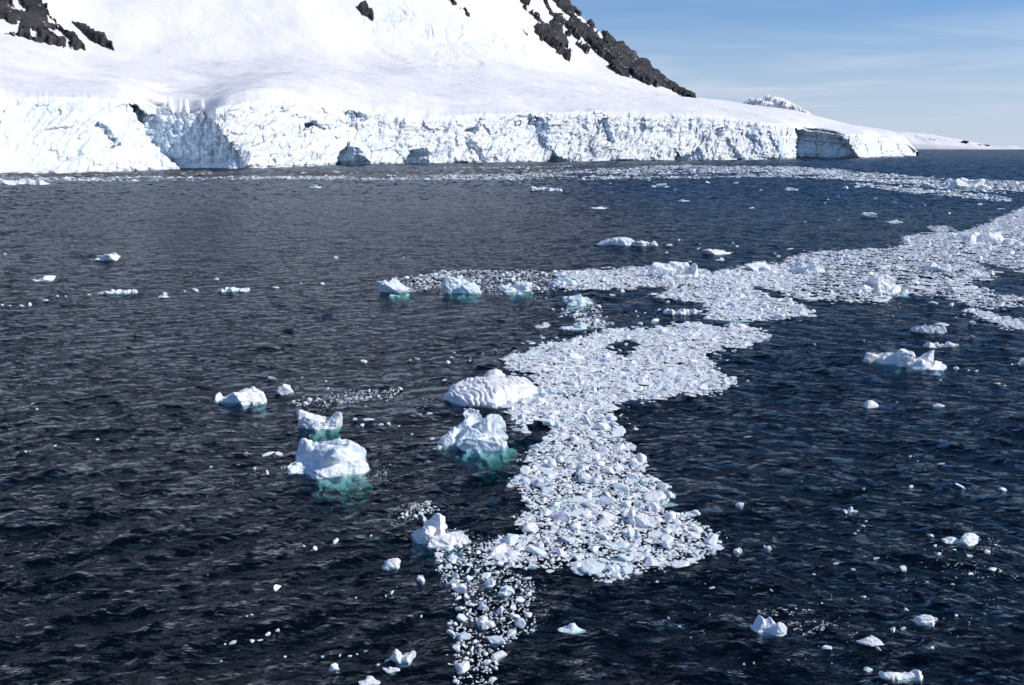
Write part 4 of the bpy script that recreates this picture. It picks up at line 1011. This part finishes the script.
foam(920, 600, 90, 60, 170, 0, 2.2); foam(850, 640, 60, 30, 60, 0, 2); foam(330, 540, 180, 80, 120, 0, 1.8); foam(900, 470, 110, 70, 70, 0, 2); foam(710, 600, 60, 40, 60, 0, 2)
fm = bpy.data.materials.new('foam'); t = NT(fm)
p = t.n('ShaderNodeBsdfPrincipled', inp={'Base Color': c4(.75, .79, .80), 'Roughness': .7}); t.n('ShaderNodeOutputMaterial', inp={'Surface': p.outputs[0]})
FO = np.concatenate(FO); nF = len(FO)
pile('sea_foam', FO[:, 0], FO[:, 1], zwave(FO[:, 0], FO[:, 1]) + .012, FO[:, 2], np.full(nF, .014), np.ones(nF), np.full(nF, .5), rng.uniform(.25, .7, nF), np.zeros((nF, 2)), fm,
     'flecks of white foam and ice crumbs on the waves', 'foam')

# ------------------------------------------------------------------ light, sky, camera
S = Vector((math.sin(SUN_AZ) * math.cos(SUN_EL), math.cos(SUN_AZ) * math.cos(SUN_EL), math.sin(SUN_EL)))
L = bpy.data.lights.new('sun', 'SUN'); L.energy = 3.8; L.angle = math.radians(.53); L.color = (1.0, .95, .87)
lo = bpy.data.objects.new('sun', L); COL.objects.link(lo); lo.rotation_euler = S.to_track_quat('Z', 'Y').to_euler(); lo.location = (300, 0, 400)

w = bpy.data.worlds.new('World'); SC.world = w; w.use_nodes = True
t = NT(w)
sky = t.n('ShaderNodeTexSky', sky_type='NISHITA')
sky.sun_disc = False; sky.sun_elevation = SUN_EL; sky.sun_rotation = SUN_AZ; sky.altitude = 0; sky.air_density = 1.0; sky.dust_density = 0.0; sky.ozone_density = 1.5
d = t.n('ShaderNodeTexCoord').outputs['Generated']
sp = t.n('ShaderNodeSeparateXYZ', inp={0: d})
zz = t.math('ADD', t.math('MAXIMUM', sp.outputs[2], 0.0), .03)
cx = t.math('DIVIDE', sp.outputs[0], zz); cy = t.math('DIVIDE', sp.outputs[1], zz)
cv = t.n('ShaderNodeCombineXYZ', inp={0: t.math('MULTIPLY', cx, .55), 1: t.math('MULTIPLY', cy, .9), 2: 0.0}).outputs[0]
cn = t.noise(cv, .55, 6, .58, Distortion=.6)
band = t.math('MULTIPLY', t.ramp(sp.outputs[2], .012, .045), t.ramp(sp.outputs[2], .07, .16, 1.0, .12))
cf = t.math('MULTIPLY', t.ramp(cn, .44, .72, 0, .6), band)
tintn = t.n('ShaderNodeMix', data_type='RGBA', blend_type='MULTIPLY', inp={0: 1.0, 6: sky.outputs[0], 7: c4(.70, .96, 1.40)})
lowhaze = t.ramp(sp.outputs[2], .0, .13, .85, 0.0)
col = t.mixc(lowhaze, tintn.outputs[2], c4(7.0, 7.9, 10.0))
col = t.mixc(cf, col, c4(9.0, 9.3, 10.8))
bg = t.n('ShaderNodeBackground', inp={'Color': col, 'Strength': .082})
t.n('ShaderNodeOutputWorld', inp={'Surface': bg.outputs[0]})

cam = bpy.data.cameras.new('camera'); cam.sensor_width = 36; cam.lens = 36 * F / W; cam.clip_end = 120000; cam.clip_start = .5
co = bpy.data.objects.new('camera', cam); COL.objects.link(co); co.location = (0, 0, CAM_H); co.rotation_euler = (math.pi / 2 - PITCH, 0, 0)
SC.camera = co
SC.view_settings.view_transform = 'Standard'; SC.view_settings.look = 'None'; SC.view_settings.exposure = 0; SC.view_settings.gamma = 1; SC.view_settings.use_curve_mapping = False
SC.render.resolution_x, SC.render.resolution_y = W, H_IMG
SC.cycles.max_bounces = 6; SC.cycles.diffuse_bounces = 3; SC.cycles.glossy_bounces = 3; SC.cycles.transparent_max_bounces = 12; SC.cycles.volume_bounces = 0
SC.cycles.use_denoising = True
